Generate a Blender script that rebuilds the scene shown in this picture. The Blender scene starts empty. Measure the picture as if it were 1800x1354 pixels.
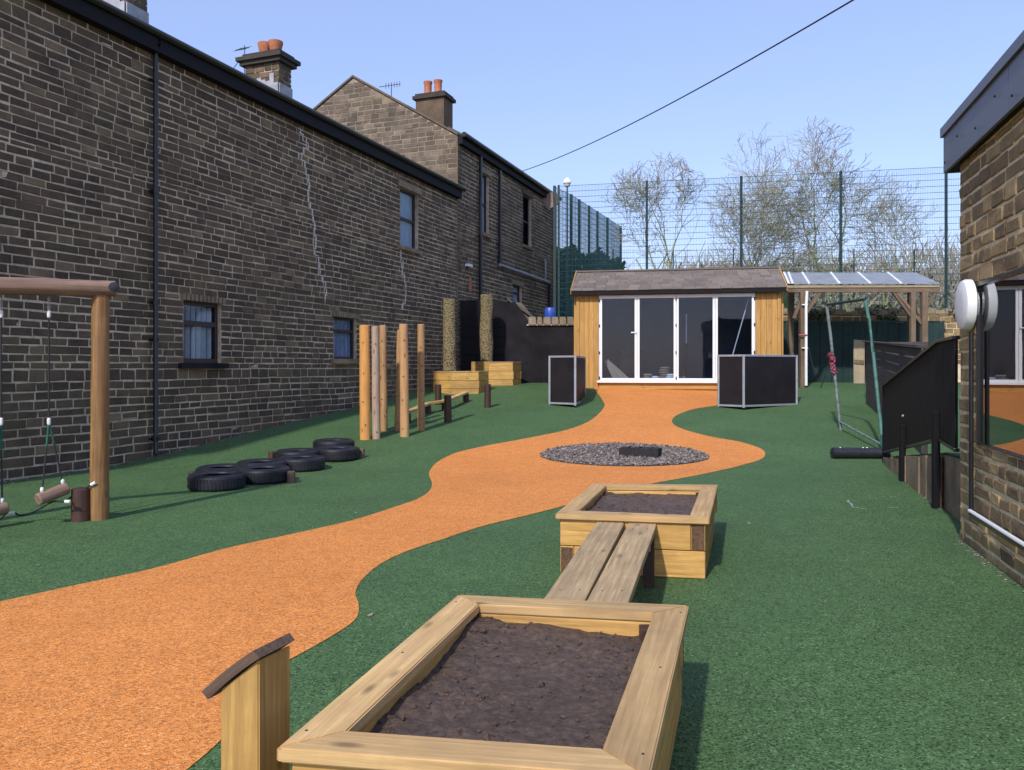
import bpy, bmesh, math, random
from mathutils import Vector, Matrix, noise
R = math.radians
random.seed(7)
scene = bpy.context.scene
COL = scene.collection
# ------------------------------------------------------------------ camera, sky, sun, exposure
F = 1400.0; CX = 900.0; HY = 645.0; EYE = 1.52
cam_d = bpy.data.cameras.new('camera'); cam = bpy.data.objects.new('camera', cam_d); COL.objects.link(cam)
cam.location = (0, 0, EYE); cam.rotation_euler = (R(90), 0, 0)
cam_d.sensor_fit = 'HORIZONTAL'; cam_d.sensor_width = 36.0; cam_d.lens = 36.0 * F / 1800.0
cam_d.shift_y = -(677.0 - HY) / 1800.0
cam_d.clip_end = 3000; cam_d.clip_start = 0.05
scene.camera = cam
SUN_AZ, SUN_EL = 24.0, 40.0          # the sun stands behind the viewer, 24 degrees to the left
world = bpy.data.worlds.new('World'); scene.world = world; world.use_nodes = True
wn = world.node_tree.nodes; wl = world.node_tree.links; wn.clear()
wo = wn.new('ShaderNodeOutputWorld'); bg = wn.new('ShaderNodeBackground'); sky = wn.new('ShaderNodeTexSky')
sky.sky_type = 'NISHITA'; sky.sun_disc = False
sky.sun_elevation = R(SUN_EL); sky.sun_rotation = R(180 + SUN_AZ)
sky.altitude = 100; sky.air_density = 1.1; sky.dust_density = 0.9; sky.ozone_density = 3.6
tint = wn.new('ShaderNodeMix'); tint.data_type = 'RGBA'; tint.blend_type = 'MULTIPLY'; tint.inputs[0].default_value = 1.0; tint.inputs[7].default_value = (1.0, 0.86, 0.96, 1)
veil = wn.new('ShaderNodeMix'); veil.data_type = 'RGBA'; veil.inputs[0].default_value = 0.45; veil.inputs[7].default_value = (1.68, 2.22, 3.50, 1)   # thin even high haze over the whole sky
wl.new(sky.outputs[0], tint.inputs[6]); wl.new(tint.outputs[2], veil.inputs[6]); wl.new(veil.outputs[2], bg.inputs[0]); tcw = wn.new('ShaderNodeTexCoord'); mpw = wn.new('ShaderNodeMapping'); mpw.inputs['Scale'].default_value = (1.2, 1.2, 4.0); nzw = wn.new('ShaderNodeTexNoise'); nzw.inputs['Scale'].default_value = 1.6; nzw.inputs['Detail'].default_value = 5
mrw = wn.new('ShaderNodeMapRange'); mrw.inputs[1].default_value = .3; mrw.inputs[2].default_value = .75; mrw.inputs[3].default_value = .40; mrw.inputs[4].default_value = .54
wl.new(tcw.outputs['Generated'], mpw.inputs[0]); wl.new(mpw.outputs[0], nzw.inputs['Vector']); wl.new(nzw.outputs[0], mrw.inputs[0]); wl.new(mrw.outputs[0], veil.inputs[0])
bg.inputs[1].default_value = 0.15
wl.new(bg.outputs[0], wo.inputs[0])
sd = bpy.data.lights.new('sun', 'SUN'); sd.energy = 2.1; sd.angle = R(1.6); sd.color = (1.0, 0.95, 0.87)
sun = bpy.data.objects.new('sun', sd); COL.objects.link(sun)
ldir = Vector((math.sin(R(SUN_AZ)) * math.cos(R(SUN_EL)), math.cos(R(SUN_AZ)) * math.cos(R(SUN_EL)), -math.sin(R(SUN_EL))))
sun.rotation_euler = ldir.to_track_quat('-Z', 'Y').to_euler(); sun.location = (-6, -10, 12)
vs = scene.view_settings
vs.view_transform = 'Standard'; vs.look = 'None'; vs.gamma = 1.0; vs.use_curve_mapping = False; vs.exposure = 0.84
scene.cycles.max_bounces = 6; scene.cycles.transparent_max_bounces = 24

# ------------------------------------------------------------------ measuring helpers
GT = [(-60, 1.52), (12.0, 1.52), (13.0, 1.46), (15.75, 1.20), (19.1, 0.914), (21.9, 0.60), (24.0, 0.49), (30, 0.45), (600, 0.45)]
def gdep(Y):
    for (a, ga), (b, gb) in zip(GT, GT[1:]):
        if Y <= b: return ga + (gb - ga) * (Y - a) / (b - a)
    return GT[-1][1]
KN = [-60, -20, -4] + [i * 0.5 for i in range(-6, 60)] + [30, 60, 120, 600]
def gz(Y):                       # ground height, straight between the knots of the ground sheets
    for a, b in zip(KN, KN[1:]):
        if Y <= b:
            if Y < a: break
            t = (Y - a) / (b - a); return EYE - (gdep(a) * (1 - t) + gdep(b) * t)
    return EYE - 0.45
def P(px, py, Y): return Vector(((px - CX) / F * Y, Y, EYE + (HY - py) / F * Y))
def G(px, py):
    k = (py - HY) / F; lo, hi = 0.3, 60.0
    for _ in range(50):
        m = (lo + hi) / 2
        if (EYE - gz(m)) / m > k: lo = m
        else: hi = m
    Y = (lo + hi) / 2
    return Vector(((px - CX) / F * Y, Y, gz(Y)))
def proj(v): return (CX + F * v.x / v.y, HY - F * (v.z - EYE) / v.y)
U1 = Vector((0.375, 1, 0)).normalized(); N1 = Vector((U1.y, -U1.x, 0)); O1 = Vector((-10.7, 0, 0))
def W(px, py):                   # a point of the long house wall: (s along it, z)
    Y = 10.7 / (0.375 - (px - CX) / F); return Y / U1.y, EYE + (HY - py) / F * Y
def WP(s, z, d=0.0): return O1 + U1 * s + N1 * d + Vector((0, 0, z))
U2 = Vector((0.2857, 1, 0)).normalized(); N2 = Vector((-U2.y, U2.x, 0)); O2 = Vector((1.971, 0, 0))
def RP(s, z, d=0.0): return O2 + U2 * s + N2 * d + Vector((0, 0, z))

# ------------------------------------------------------------------ materials
MATS = {}
def newmat(name):
    m = bpy.data.materials.new(name); m.use_nodes = True
    nt = m.node_tree; nt.nodes.clear()
    out = nt.nodes.new('ShaderNodeOutputMaterial'); b = nt.nodes.new('ShaderNodeBsdfPrincipled')
    nt.links.new(b.outputs[0], out.inputs[0]); MATS[name] = m
    return m, nt, b
def N(nt, t, **kw):
    n = nt.nodes.new(t)
    for k, v in kw.items():
        if k in n.inputs.keys(): n.inputs[k].default_value = v
        else: setattr(n, k, v)
    return n
def ramp(nt, fac, stops):
    r = nt.nodes.new('ShaderNodeValToRGB'); e = r.color_ramp.elements
    while len(e) < len(stops): e.new(0.5)
    for i, (p, c) in enumerate(stops):
        e[i].position = p; e[i].color = (*c, 1) if len(c) == 3 else c
    nt.links.new(fac, r.inputs[0]); return r.outputs[0]
def mix(nt, fac, a, b, mode='MIX'):
    m = nt.nodes.new('ShaderNodeMix'); m.data_type = 'RGBA'; m.blend_type = mode
    for sock, v in ((m.inputs[0], fac), (m.inputs[6], a), (m.inputs[7], b)):
        if hasattr(v, 'is_output'): nt.links.new(v, sock)
        elif isinstance(v, (int, float)): sock.default_value = v
        else: sock.default_value = (*v, 1)
    return m.outputs[2]
def bump(nt, b, h, strength, dist):
    n = N(nt, 'ShaderNodeBump', Strength=strength, Distance=dist); nt.links.new(h, n.inputs['Height']); nt.links.new(n.outputs[0], b.inputs['Normal'])
def noisef(nt, scale, detail=4, rough=0.6, vec=None):
    n = N(nt, 'ShaderNodeTexNoise', Scale=scale, Detail=detail, Roughness=rough)
    if vec is not None: nt.links.new(vec, n.inputs['Vector'])
    return n.outputs[0]
def wpos(nt): return N(nt, 'ShaderNodeNewGeometry').outputs['Position']
def rnd(nt):                      # one number per object or per loose piece
    oi = N(nt, 'ShaderNodeObjectInfo'); g = N(nt, 'ShaderNodeNewGeometry')
    a = N(nt, 'ShaderNodeMath', operation='ADD'); nt.links.new(oi.outputs['Random'], a.inputs[0]); nt.links.new(g.outputs['Random Per Island'], a.inputs[1])
    f = N(nt, 'ShaderNodeMath', operation='FRACT'); nt.links.new(a.outputs[0], f.inputs[0]); return f.outputs[0]
def stone_mat(name, stops, speck, patch=None, rough=0.9):
    m, nt, b = newmat(name); p = wpos(nt)
    c = ramp(nt, rnd(nt), stops)
    n1 = noisef(nt, 22, 6, 0.7, p)
    c = mix(nt, ramp(nt, n1, [(0.35, (0, 0, 0)), (0.68, (1, 1, 1))]), c, speck, 'MIX') if False else mix(nt, 0.55, c, ramp(nt, n1, [(0.3, tuple(x * 0.35 for x in speck)), (0.75, speck)]), 'MIX')
    n2 = noisef(nt, 0.9, 5, 0.65, p)
    if patch: c = mix(nt, ramp(nt, n2, [(0.52, (0, 0, 0)), (0.72, (0.7, 0.7, 0.7))]), c, patch)
    n3 = noisef(nt, 2.7, 5, 0.65, p)
    c = mix(nt, 1.0, c, ramp(nt, n3, [(0.25, (0.60, 0.60, 0.62)), (0.75, (1.36, 1.33, 1.25))]), 'MULTIPLY')
    nt.links.new(c, b.inputs['Base Color']); b.inputs['Roughness'].default_value = rough
    bump(nt, b, noisef(nt, 45, 5, 0.7, p), 0.7, 0.012)
    return m
def flat_mat(name, col, rough=0.6, metal=0.0, var=0.25, scale=8, bmp=0.0, spec=None, objspace=False):
    m, nt, b = newmat(name); p = N(nt, 'ShaderNodeTexCoord').outputs['Object'] if objspace else wpos(nt)
    n = noisef(nt, scale, 6, 0.65, p)
    c = ramp(nt, n, [(0.28, tuple(x * (1 - var) for x in col)), (0.72, tuple(min(1, x * (1 + var)) for x in col))])
    nt.links.new(c, b.inputs['Base Color']); b.inputs['Metallic'].default_value = metal
    rr = N(nt, 'ShaderNodeMapRange'); rr.inputs[3].default_value = max(0, rough - 0.1); rr.inputs[4].default_value = min(1, rough + 0.12)
    nt.links.new(n, rr.inputs[0]); nt.links.new(rr.outputs[0], b.inputs['Roughness'])
    if spec is not None: b.inputs['Specular IOR Level'].default_value = spec
    if bmp: bump(nt, b, noisef(nt, scale * 5, 4, 0.6, p), 0.6, bmp)
    return m
def wood_mat(name, light, dark, rough=0.75, knots=0.7, stain=None, gs=1.0):
    m, nt, b = newmat(name)
    tc = N(nt, 'ShaderNodeTexCoord').outputs['Object']; oi = N(nt, 'ShaderNodeObjectInfo').outputs['Random']
    mul = N(nt, 'ShaderNodeMath', operation='MULTIPLY'); mul.inputs[1].default_value = 37.0; nt.links.new(oi, mul.inputs[0])
    add = N(nt, 'ShaderNodeVectorMath', operation='ADD'); nt.links.new(tc, add.inputs[0]); nt.links.new(mul.outputs[0], add.inputs[1])
    mp = N(nt, 'ShaderNodeMapping'); mp.inputs['Scale'].default_value = (1.2 * gs, 26 * gs, 26 * gs); nt.links.new(add.outputs[0], mp.inputs[0])
    g1 = noisef(nt, 1.6, 6, 0.62, mp.outputs[0])
    mp2 = N(nt, 'ShaderNodeMapping'); mp2.inputs['Scale'].default_value = (3.0 * gs, 90 * gs, 90 * gs); nt.links.new(add.outputs[0], mp2.inputs[0])
    g2 = noisef(nt, 1.2, 3, 0.5, mp2.outputs[0])
    c = ramp(nt, g1, [(0.3, dark), (0.5, tuple((x + y) / 2 for x, y in zip(light, dark))), (0.66, light)])
    c = mix(nt, 0.55, c, ramp(nt, g2, [(0.25, (0.72, 0.7, 0.66)), (0.7, (1.12, 1.1, 1.08))]), 'MULTIPLY')
    mk = N(nt, 'ShaderNodeMapping'); mk.inputs['Scale'].default_value = (2.6, 7.5, 7.5); nt.links.new(add.outputs[0], mk.inputs[0])
    vo = N(nt, 'ShaderNodeTexVoronoi', Scale=1.0); nt.links.new(mk.outputs[0], vo.inputs['Vector'])
    kn = ramp(nt, vo.outputs['Distance'], [(0.07, (1, 1, 1)), (0.17, (0, 0, 0))])
    k2 = N(nt, 'ShaderNodeMath', operation='MULTIPLY'); k2.inputs[1].default_value = knots; nt.links.new(kn, k2.inputs[0])
    c = mix(nt, k2.outputs[0], c, tuple(x * 0.32 for x in dark))
    big = noisef(nt, 1.7, 5, 0.7, add.outputs[0])
    c = mix(nt, ramp(nt, big, [(0.45, (0, 0, 0)), (0.75, (0.55, 0.55, 0.55))]), c, stain or tuple(x * 0.5 for x in dark))
    hv = N(nt, 'ShaderNodeMapRange'); hv.inputs[3].default_value = 0.82; hv.inputs[4].default_value = 1.15; nt.links.new(oi, hv.inputs[0])
    c = mix(nt, 1.0, c, hv.outputs[0], 'MULTIPLY')
    nt.links.new(c, b.inputs['Base Color']); b.inputs['Roughness'].default_value = rough
    bump(nt, b, g1, 0.6, 0.004)
    return m
def crumb_mat(name, a, bcol, c3, bigdark):
    m, nt, b = newmat(name); p = wpos(nt)
    vo = N(nt, 'ShaderNodeTexVoronoi', Scale=120.0); nt.links.new(p, vo.inputs['Vector'])
    sp = N(nt, 'ShaderNodeSeparateColor'); nt.links.new(vo.outputs['Color'], sp.inputs[0])
    c = ramp(nt, sp.outputs[0], [(0.0, a), (0.5, bcol), (0.90, bcol), (1.0, c3)])
    vo2 = N(nt, 'ShaderNodeTexVoronoi', Scale=78.0); nt.links.new(p, vo2.inputs['Vector'])
    sp2 = N(nt, 'ShaderNodeSeparateColor'); nt.links.new(vo2.outputs['Color'], sp2.inputs[0])
    c = mix(nt, 0.8, c, ramp(nt, sp2.outputs[1], [(0.0, (0.78, 0.78, 0.78)), (0.5, (1, 1, 1)), (1.0, (1.15, 1.14, 1.13))]), 'MULTIPLY')
    n = noisef(nt, 0.8, 6, 0.7, p); c = mix(nt, 1.0, c, ramp(nt, n, [(0.3, bigdark), (0.62, (1.04, 1.04, 1.04))]), 'MULTIPLY')
    n3 = noisef(nt, 9, 5, 0.75, p); c = mix(nt, 1.0, c, ramp(nt, n3, [(0.3, (0.86, 0.86, 0.87)), (0.7, (1.08, 1.08, 1.06))]), 'MULTIPLY')
    nt.links.new(c, b.inputs['Base Color']); b.inputs['Roughness'].default_value = 0.82; b.inputs['Specular IOR Level'].default_value = 0.3
    bump(nt, b, vo.outputs['Distance'], 0.55, 0.006)
    return m
def glass_mat(name, tint=(0.5, 0.55, 0.6), rough=0.02, base=0.06, wavy=True):
    m = bpy.data.materials.new(name); m.use_nodes = True; nt = m.node_tree; nt.nodes.clear(); MATS[name] = m
    out = N(nt, 'ShaderNodeOutputMaterial'); tr = N(nt, 'ShaderNodeBsdfTransparent'); gl = N(nt, 'ShaderNodeBsdfGlossy', Roughness=rough)
    tr.inputs[0].default_value = (*tint, 1); gl.inputs[0].default_value = (0.95, 0.97, 1, 1)
    fr = N(nt, 'ShaderNodeFresnel', IOR=1.52); mx = N(nt, 'ShaderNodeMixShader')
    mr = N(nt, 'ShaderNodeMapRange'); mr.inputs[3].default_value = base; mr.inputs[4].default_value = 1.0
    nt.links.new(fr.outputs[0], mr.inputs[0]); bf = N(nt, 'ShaderNodeNewGeometry').outputs['Backfacing']; iv = N(nt, 'ShaderNodeMath', operation='SUBTRACT'); iv.inputs[0].default_value = 1.0; nt.links.new(bf, iv.inputs[1])
    mm_ = N(nt, 'ShaderNodeMath', operation='MULTIPLY'); nt.links.new(mr.outputs[0], mm_.inputs[0]); nt.links.new(iv.outputs[0], mm_.inputs[1]); nt.links.new(mm_.outputs[0], mx.inputs[0])
    nz = noisef(nt, 1.5, 2, 0.5, wpos(nt)); bp = N(nt, 'ShaderNodeBump', Strength=0.05 if wavy else 0.012, Distance=0.02); nt.links.new(nz, bp.inputs['Height']); nt.links.new(bp.outputs[0], gl.inputs['Normal'])
    nt.links.new(tr.outputs[0], mx.inputs[1]); nt.links.new(gl.outputs[0], mx.inputs[2]); nt.links.new(mx.outputs[0], out.inputs[0])
    return m
M = MATS
stone_mat('sooty_stone', [(0.0, (0.022, 0.016, 0.012)), (0.35, (0.062, 0.044, 0.030)), (0.7, (0.118, 0.082, 0.052)), (0.92, (0.19, 0.135, 0.078)), (1.0, (0.33, 0.24, 0.14))], (0.168, 0.115, 0.072), (0.140, 0.112, 0.056))
stone_mat('gable_stone', [(0.0, (0.05, 0.038, 0.028)), (0.4, (0.13, 0.098, 0.068)), (0.8, (0.21, 0.165, 0.115)), (1.0, (0.34, 0.27, 0.18))], (0.20, 0.155, 0.112), (0.17, 0.115, 0.085))
stone_mat('gold_stone', [(0.0, (0.04, 0.027, 0.022)), (0.22, (0.11, 0.073, 0.046)), (0.45, (0.26, 0.175, 0.085)), (0.75, (0.42, 0.29, 0.13)), (1.0, (0.60, 0.44, 0.24))], (0.40, 0.275, 0.14), (0.20, 0.16, 0.07))
stone_mat('cap_stone', [(0.0, (0.035, 0.03, 0.026)), (1.0, (0.06, 0.05, 0.04))], (0.06, 0.052, 0.04))
stone_mat('lintel_stone', [(0.0, (0.25, 0.2, 0.13)), (1.0, (0.34, 0.27, 0.18))], (0.28, 0.22, 0.15))
def mortar_mat(name, col, dark, lo=.42, hi=.62):
    m, nt, b = newmat(name); p = wpos(nt)
    c = ramp(nt, noisef(nt, 9, 5, .7, p), [(0.3, tuple(x * .65 for x in col)), (0.7, tuple(x * 1.15 for x in col))])
    c = mix(nt, ramp(nt, noisef(nt, 0.75, 6, .72, p), [(lo, (0, 0, 0)), (hi, (0.85, 0.85, 0.85))]), c, dark)
    nt.links.new(c, b.inputs['Base Color']); b.inputs['Roughness'].default_value = .95; bump(nt, b, noisef(nt, 40, 4, .6, p), .6, .004)
mortar_mat('mortar', (0.60, 0.485, 0.345), (0.17, 0.125, 0.088), .46, .70)
flat_mat('gable_mortar', (0.26, 0.22, 0.17), 0.95, var=0.35, scale=3, bmp=0.004)
mortar_mat('gold_mortar', (0.75, 0.61, 0.38), (0.42, 0.31, 0.17), .55, .75)
flat_mat('white_mortar', (0.6, 0.58, 0.54), 0.95, var=0.3, scale=20, bmp=0.004)
flat_mat('black_paint', (0.009, 0.009, 0.011), 0.7, var=0.3, scale=5, spec=0.2)
flat_mat('black_gloss', (0.012, 0.012, 0.014), 0.3, var=0.2, scale=4)
flat_mat('fascia_grey', (0.115, 0.118, 0.14), 0.42, var=0.12, scale=1.5)
flat_mat('black_render', (0.017, 0.015, 0.018), 0.9, var=0.6, scale=1.6, bmp=0.004, spec=0.2)
flat_mat('slate', (0.07, 0.072, 0.08), 0.6, var=0.3, scale=3, bmp=0.004)
flat_mat('lead', (0.3, 0.31, 0.33), 0.6, var=0.35, scale=4, bmp=0.003)
flat_mat('terracotta', (0.42, 0.15, 0.075), 0.8, var=0.3, scale=9, bmp=0.003)
flat_mat('dark_frame', (0.035, 0.022, 0.022), 0.55, var=0.3)
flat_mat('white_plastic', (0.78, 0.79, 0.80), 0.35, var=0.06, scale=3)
flat_mat('blind_white', (0.80, 0.84, 0.86), 0.7, var=0.12)
flat_mat('curtain_blue', (0.42, 0.48, 0.58), 0.8, var=0.3, scale=4)
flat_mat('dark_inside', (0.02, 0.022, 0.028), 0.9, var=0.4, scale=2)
flat_mat('room_wall', (0.085, 0.10, 0.125), 0.9, var=0.3, scale=1)
flat_mat('alu', (0.33, 0.34, 0.37), 0.45, 0.2, var=0.15)
flat_mat('panel_black', (0.015, 0.012, 0.015), 0.6, var=0.35, scale=2, spec=0.25)
flat_mat('rubber', (0.014, 0.015, 0.021), 0.48, var=0.45, scale=9, bmp=0.003)
flat_mat('gravel_base', (0.07, 0.065, 0.065), 0.95, var=0.4, scale=30, bmp=0.006)
flat_mat('rope_black', (0.02, 0.02, 0.022), 0.8)
flat_mat('rope_green', (0.015, 0.11, 0.075), 0.7)
flat_mat('clamp_white', (0.75, 0.75, 0.72), 0.4, var=0.08)
flat_mat('fence_green', (0.012, 0.035, 0.034), 0.5, var=0.2)
flat_mat('wire_green', (0.03, 0.10, 0.10), 0.45, var=0.2)
flat_mat('green_board', (0.008, 0.030, 0.028), 0.75, var=0.45, scale=3)
flat_mat('green_pole', (0.055, 0.15, 0.12), 0.65, 0.1, var=0.6, scale=9)
flat_mat('grey_pole', (0.17, 0.20, 0.20), 0.6, 0.1, var=0.6, scale=9)
flat_mat('pink_cloth', (0.35, 0.08, 0.12), 0.9)
flat_mat('polycarbonate', (0.24, 0.26, 0.28), 0.4, var=0.25, scale=3)
flat_mat('charred', (0.02, 0.018, 0.02), 0.85, var=0.7, scale=14, bmp=0.01)
flat_mat('concrete', (0.22, 0.155, 0.10), 0.9, var=0.6, scale=2.4, bmp=0.006)
flat_mat('blue_plastic', (0.03, 0.08, 0.4), 0.4)
flat_mat('dish', (0.2, 0.13, 0.10), 0.6)
flat_mat('tree_bark', (0.27, 0.28, 0.14), 0.9, var=0.35, scale=5)
flat_mat('twig', (0.28, 0.26, 0.18), 0.9, var=0.4, scale=2)
flat_mat('thicket_twig', (0.27, 0.24, 0.19), 0.9, var=0.4, scale=1.2)
flat_mat('grass', (0.06, 0.10, 0.035), 0.95, var=0.4, scale=1.5)
flat_mat('ramp_green', (0.045, 0.13, 0.07), 0.9, var=0.3, scale=30)
flat_mat('screw_steel', (0.5, 0.5, 0.5), 0.4, 0.6)
flat_mat('chalk', (0.33, 0.40, 0.35), 0.9, var=0.3, scale=40)
wood_mat('sleeper_new', (0.70, 0.425, 0.125), (0.42, 0.225, 0.062), 0.72, 0.85, (0.23, 0.14, 0.045))
wood_mat('sleeper_top', (0.68, 0.455, 0.20), (0.45, 0.275, 0.11), 0.7, 0.8, (0.29, 0.19, 0.09))
wood_mat('deck_grey', (0.560, 0.404, 0.215), (0.291, 0.200, 0.103), 0.8, 0.5, (0.168, 0.126, 0.077))
wood_mat('round_log', (0.44, 0.245, 0.085), (0.17, 0.078, 0.027), 0.55, 0.5, (0.10, 0.05, 0.02), 0.7)
wood_mat('grey_log', (0.32, 0.21, 0.15), (0.17, 0.10, 0.07), 0.7, 0.5, None, 0.7)
wood_mat('dark_log', (0.085, 0.036, 0.024), (0.035, 0.018, 0.014), 0.6, 0.3)
wood_mat('pine_pole', (0.56, 0.33, 0.15), (0.38, 0.205, 0.085), 0.6, 0.85, (0.26, 0.15, 0.07))
wood_mat('orange_pole', (0.68, 0.34, 0.095), (0.50, 0.22, 0.05), 0.6, 0.85, (0.4, 0.2, 0.06))
wood_mat('pale_pole', (0.46, 0.36, 0.27), (0.30, 0.22, 0.16), 0.7, 0.8, (0.3, 0.14, 0.09))
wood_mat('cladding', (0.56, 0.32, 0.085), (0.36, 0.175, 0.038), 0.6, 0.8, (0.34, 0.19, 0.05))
wood_mat('cladding_shade', (0.22, 0.10, 0.035), (0.13, 0.055, 0.02), 0.7, 0.4)  # darker copy of cladding, with the shade under the eaves in its colour
wood_mat('pergola_wood', (0.22, 0.155, 0.10), (0.11, 0.075, 0.05), 0.85, 0.4)
wood_mat('dark_plank', (0.075, 0.062, 0.062), (0.035, 0.03, 0.033), 0.8, 0.4)
wood_mat('beige_board', (0.44, 0.36, 0.24), (0.33, 0.26, 0.17), 0.8, 0.1)
flat_mat('end_grain', (0.11, 0.06, 0.03), 0.85, var=0.6, scale=45, bmp=0.003)
wood_mat('cap_wood', (0.19, 0.12, 0.08), (0.075, 0.048, 0.033), 0.75, 0.3)
crumb_mat('green_crumb', (0.016, 0.036, 0.012), (0.080, 0.162, 0.056), (0.18, 0.29, 0.14), (0.80, 0.82, 0.84))
crumb_mat('orange_crumb', (0.42, 0.13, 0.025), (0.76, 0.285, 0.070), (0.85, 0.44, 0.18), (0.90, 0.88, 0.86))
glass_mat('window_glass', (0.75, 0.8, 0.85), 0.02, 0.05)
glass_mat('door_glass', (0.76, 0.81, 0.88), 0.02, 0.02)
glass_mat('dark_glass', (0.22, 0.25, 0.3), 0.01, 0.12)
glass_mat('mirror_glass', (0.2, 0.22, 0.26), 0.0, 0.24, False)
def special_mats():
    m, nt, b = newmat('soil'); p = wpos(nt)
    n = noisef(nt, 28, 8, 0.75, p); n2 = noisef(nt, 4, 5, 0.6, p)
    c = ramp(nt, n, [(0.3, (0.035, 0.022, 0.016)), (0.5, (0.095, 0.060, 0.041)), (0.75, (0.18, 0.120, 0.084))])
    c = mix(nt, 1.0, c, ramp(nt, n2, [(0.3, (0.7, 0.7, 0.7)), (0.7, (1.2, 1.18, 1.18))]), 'MULTIPLY')
    nt.links.new(c, b.inputs['Base Color']); b.inputs['Roughness'].default_value = 0.62
    bump(nt, b, noisef(nt, 60, 6, 0.7, p), 1.0, 0.012)
    m, nt, b = newmat('pebble')
    c = ramp(nt, rnd(nt), [(0, (0.08, 0.066, 0.06)), (0.6, (0.165, 0.135, 0.12)), (0.9, (0.24, 0.20, 0.18)), (1, (0.36, 0.32, 0.29))])
    nt.links.new(c, b.inputs['Base Color']); b.inputs['Roughness'].default_value = 0.85
    m, nt, b = newmat('leaf')
    c = ramp(nt, rnd(nt), [(0, (0.012, 0.035, 0.022)), (0.7, (0.03, 0.075, 0.035)), (1, (0.07, 0.12, 0.05))])
    nt.links.new(c, b.inputs['Base Color']); b.inputs['Roughness'].default_value = 0.7
    m, nt, b = newmat('ivy_leaf')
    c = ramp(nt, rnd(nt), [(0, (0.03, 0.05, 0.02)), (0.7, (0.07, 0.10, 0.04)), (1, (0.16, 0.18, 0.08))])
    nt.links.new(c, b.inputs['Base Color']); b.inputs['Roughness'].default_value = 0.7
    m, nt, b = newmat('shingle'); p = wpos(nt)
    c = ramp(nt, rnd(nt), [(0, (0.125, 0.104, 0.092)), (0.5, (0.16, 0.132, 0.115)), (1, (0.20, 0.165, 0.14))])
    n = noisef(nt, 3, 6, 0.7, p); c = mix(nt, ramp(nt, n, [(0.5, (0, 0, 0)), (0.7, (0.6, 0.6, 0.6))]), c, (0.22, 0.15, 0.09))
    nt.links.new(c, b.inputs['Base Color']); b.inputs['Roughness'].default_value = 0.9
    bump(nt, b, noisef(nt, 60, 4, 0.6, p), 0.8, 0.006)
    m, nt, b = newmat('rough_bark'); p = N(nt, 'ShaderNodeTexCoord').outputs['Object']
    vo = N(nt, 'ShaderNodeTexVoronoi', Scale=24.0); nt.links.new(p, vo.inputs['Vector'])
    c = ramp(nt, vo.outputs['Distance'], [(0.1, (0.36, 0.27, 0.14)), (0.5, (0.22, 0.165, 0.085)), (0.8, (0.10, 0.078, 0.04))])
    c = mix(nt, ramp(nt, noisef(nt, 2.2, 5, 0.6, p), [(0.45, (0, 0, 0)), (0.65, (0.35, 0.35, 0.35))]), c, (0.15, 0.16, 0.06))
    nt.links.new(c, b.inputs['Base Color']); b.inputs['Roughness'].default_value = 0.9
    iv = N(nt, 'ShaderNodeMath', operation='SUBTRACT'); iv.inputs[0].default_value = 1.0; nt.links.new(vo.outputs['Distance'], iv.inputs[1]); bump(nt, b, iv.outputs[0], 1.0, 0.03)
special_mats()

# ------------------------------------------------------------------ mesh helpers
class MB:
    def __init__(s): s.v = []; s.f = []
    def add(s, vs, fs):
        n = len(s.v); s.v += [Vector(v) for v in vs]; s.f += [tuple(i + n for i in f) for f in fs]
    def hexa(s, b, t):            # bottom ring and top ring of equal length
        n = len(b); s.add(list(b) + list(t), [tuple(reversed(range(n))), tuple(range(n, 2 * n))] + [(i, (i + 1) % n, n + (i + 1) % n, n + i) for i in range(n)])
    def box(s, c, x, y, z):       # centre and three half-axis vectors
        c, x, y, z = Vector(c), Vector(x), Vector(y), Vector(z)
        s.hexa([c - x - y - z, c + x - y - z, c + x + y - z, c - x + y - z], [c - x - y + z, c + x - y + z, c + x + y + z, c - x + y + z])
    def abox(s, x0, x1, y0, y1, z0, z1): s.hexa([(x0, y0, z0), (x1, y0, z0), (x1, y1, z0), (x0, y1, z0)], [(x0, y0, z1), (x1, y0, z1), (x1, y1, z1), (x0, y1, z1)])
    def tube(s, pts, r, n=8, caps=True):
        pts = [Vector(p) for p in pts]; rs = r if isinstance(r, (list, tuple)) else [r] * len(pts); rings = []
        for i, p in enumerate(pts):
            d = (pts[min(i + 1, len(pts) - 1)] - pts[max(i - 1, 0)]).normalized()
            a = d.cross(Vector((0, 0, 1))) if abs(d.z) < 0.95 else d.cross(Vector((1, 0, 0)))
            a.normalize(); b = d.cross(a)
            rings.append([p + (a * math.cos(2 * math.pi * k / n) + b * math.sin(2 * math.pi * k / n)) * rs[i] for k in range(n)])
        fs = []
        for i in range(len(pts) - 1):
            for k in range(n): fs.append((i * n + k, i * n + (k + 1) % n, (i + 1) * n + (k + 1) % n, (i + 1) * n + k))
        if caps: fs += [tuple(reversed(range(n))), tuple(range((len(pts) - 1) * n, len(pts) * n))]
        s.add([v for ring in rings for v in ring], fs)
    def lathe(s, prof, n=24, M_=None, closed=False):
        M_ = M_ or Matrix(); vs = [M_ @ Vector((r * math.cos(2 * math.pi * k / n), r * math.sin(2 * math.pi * k / n), z)) for r, z in prof for k in range(n)]
        m = len(prof); fs = []
        for i in range(m if closed else m - 1):
            j = (i + 1) % m
            for k in range(n): fs.append((i * n + k, i * n + (k + 1) % n, j * n + (k + 1) % n, j * n + k))
        if not closed: fs += [tuple(reversed(range(n))), tuple(range((m - 1) * n, m * n))]
        s.add(vs, fs)
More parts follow.
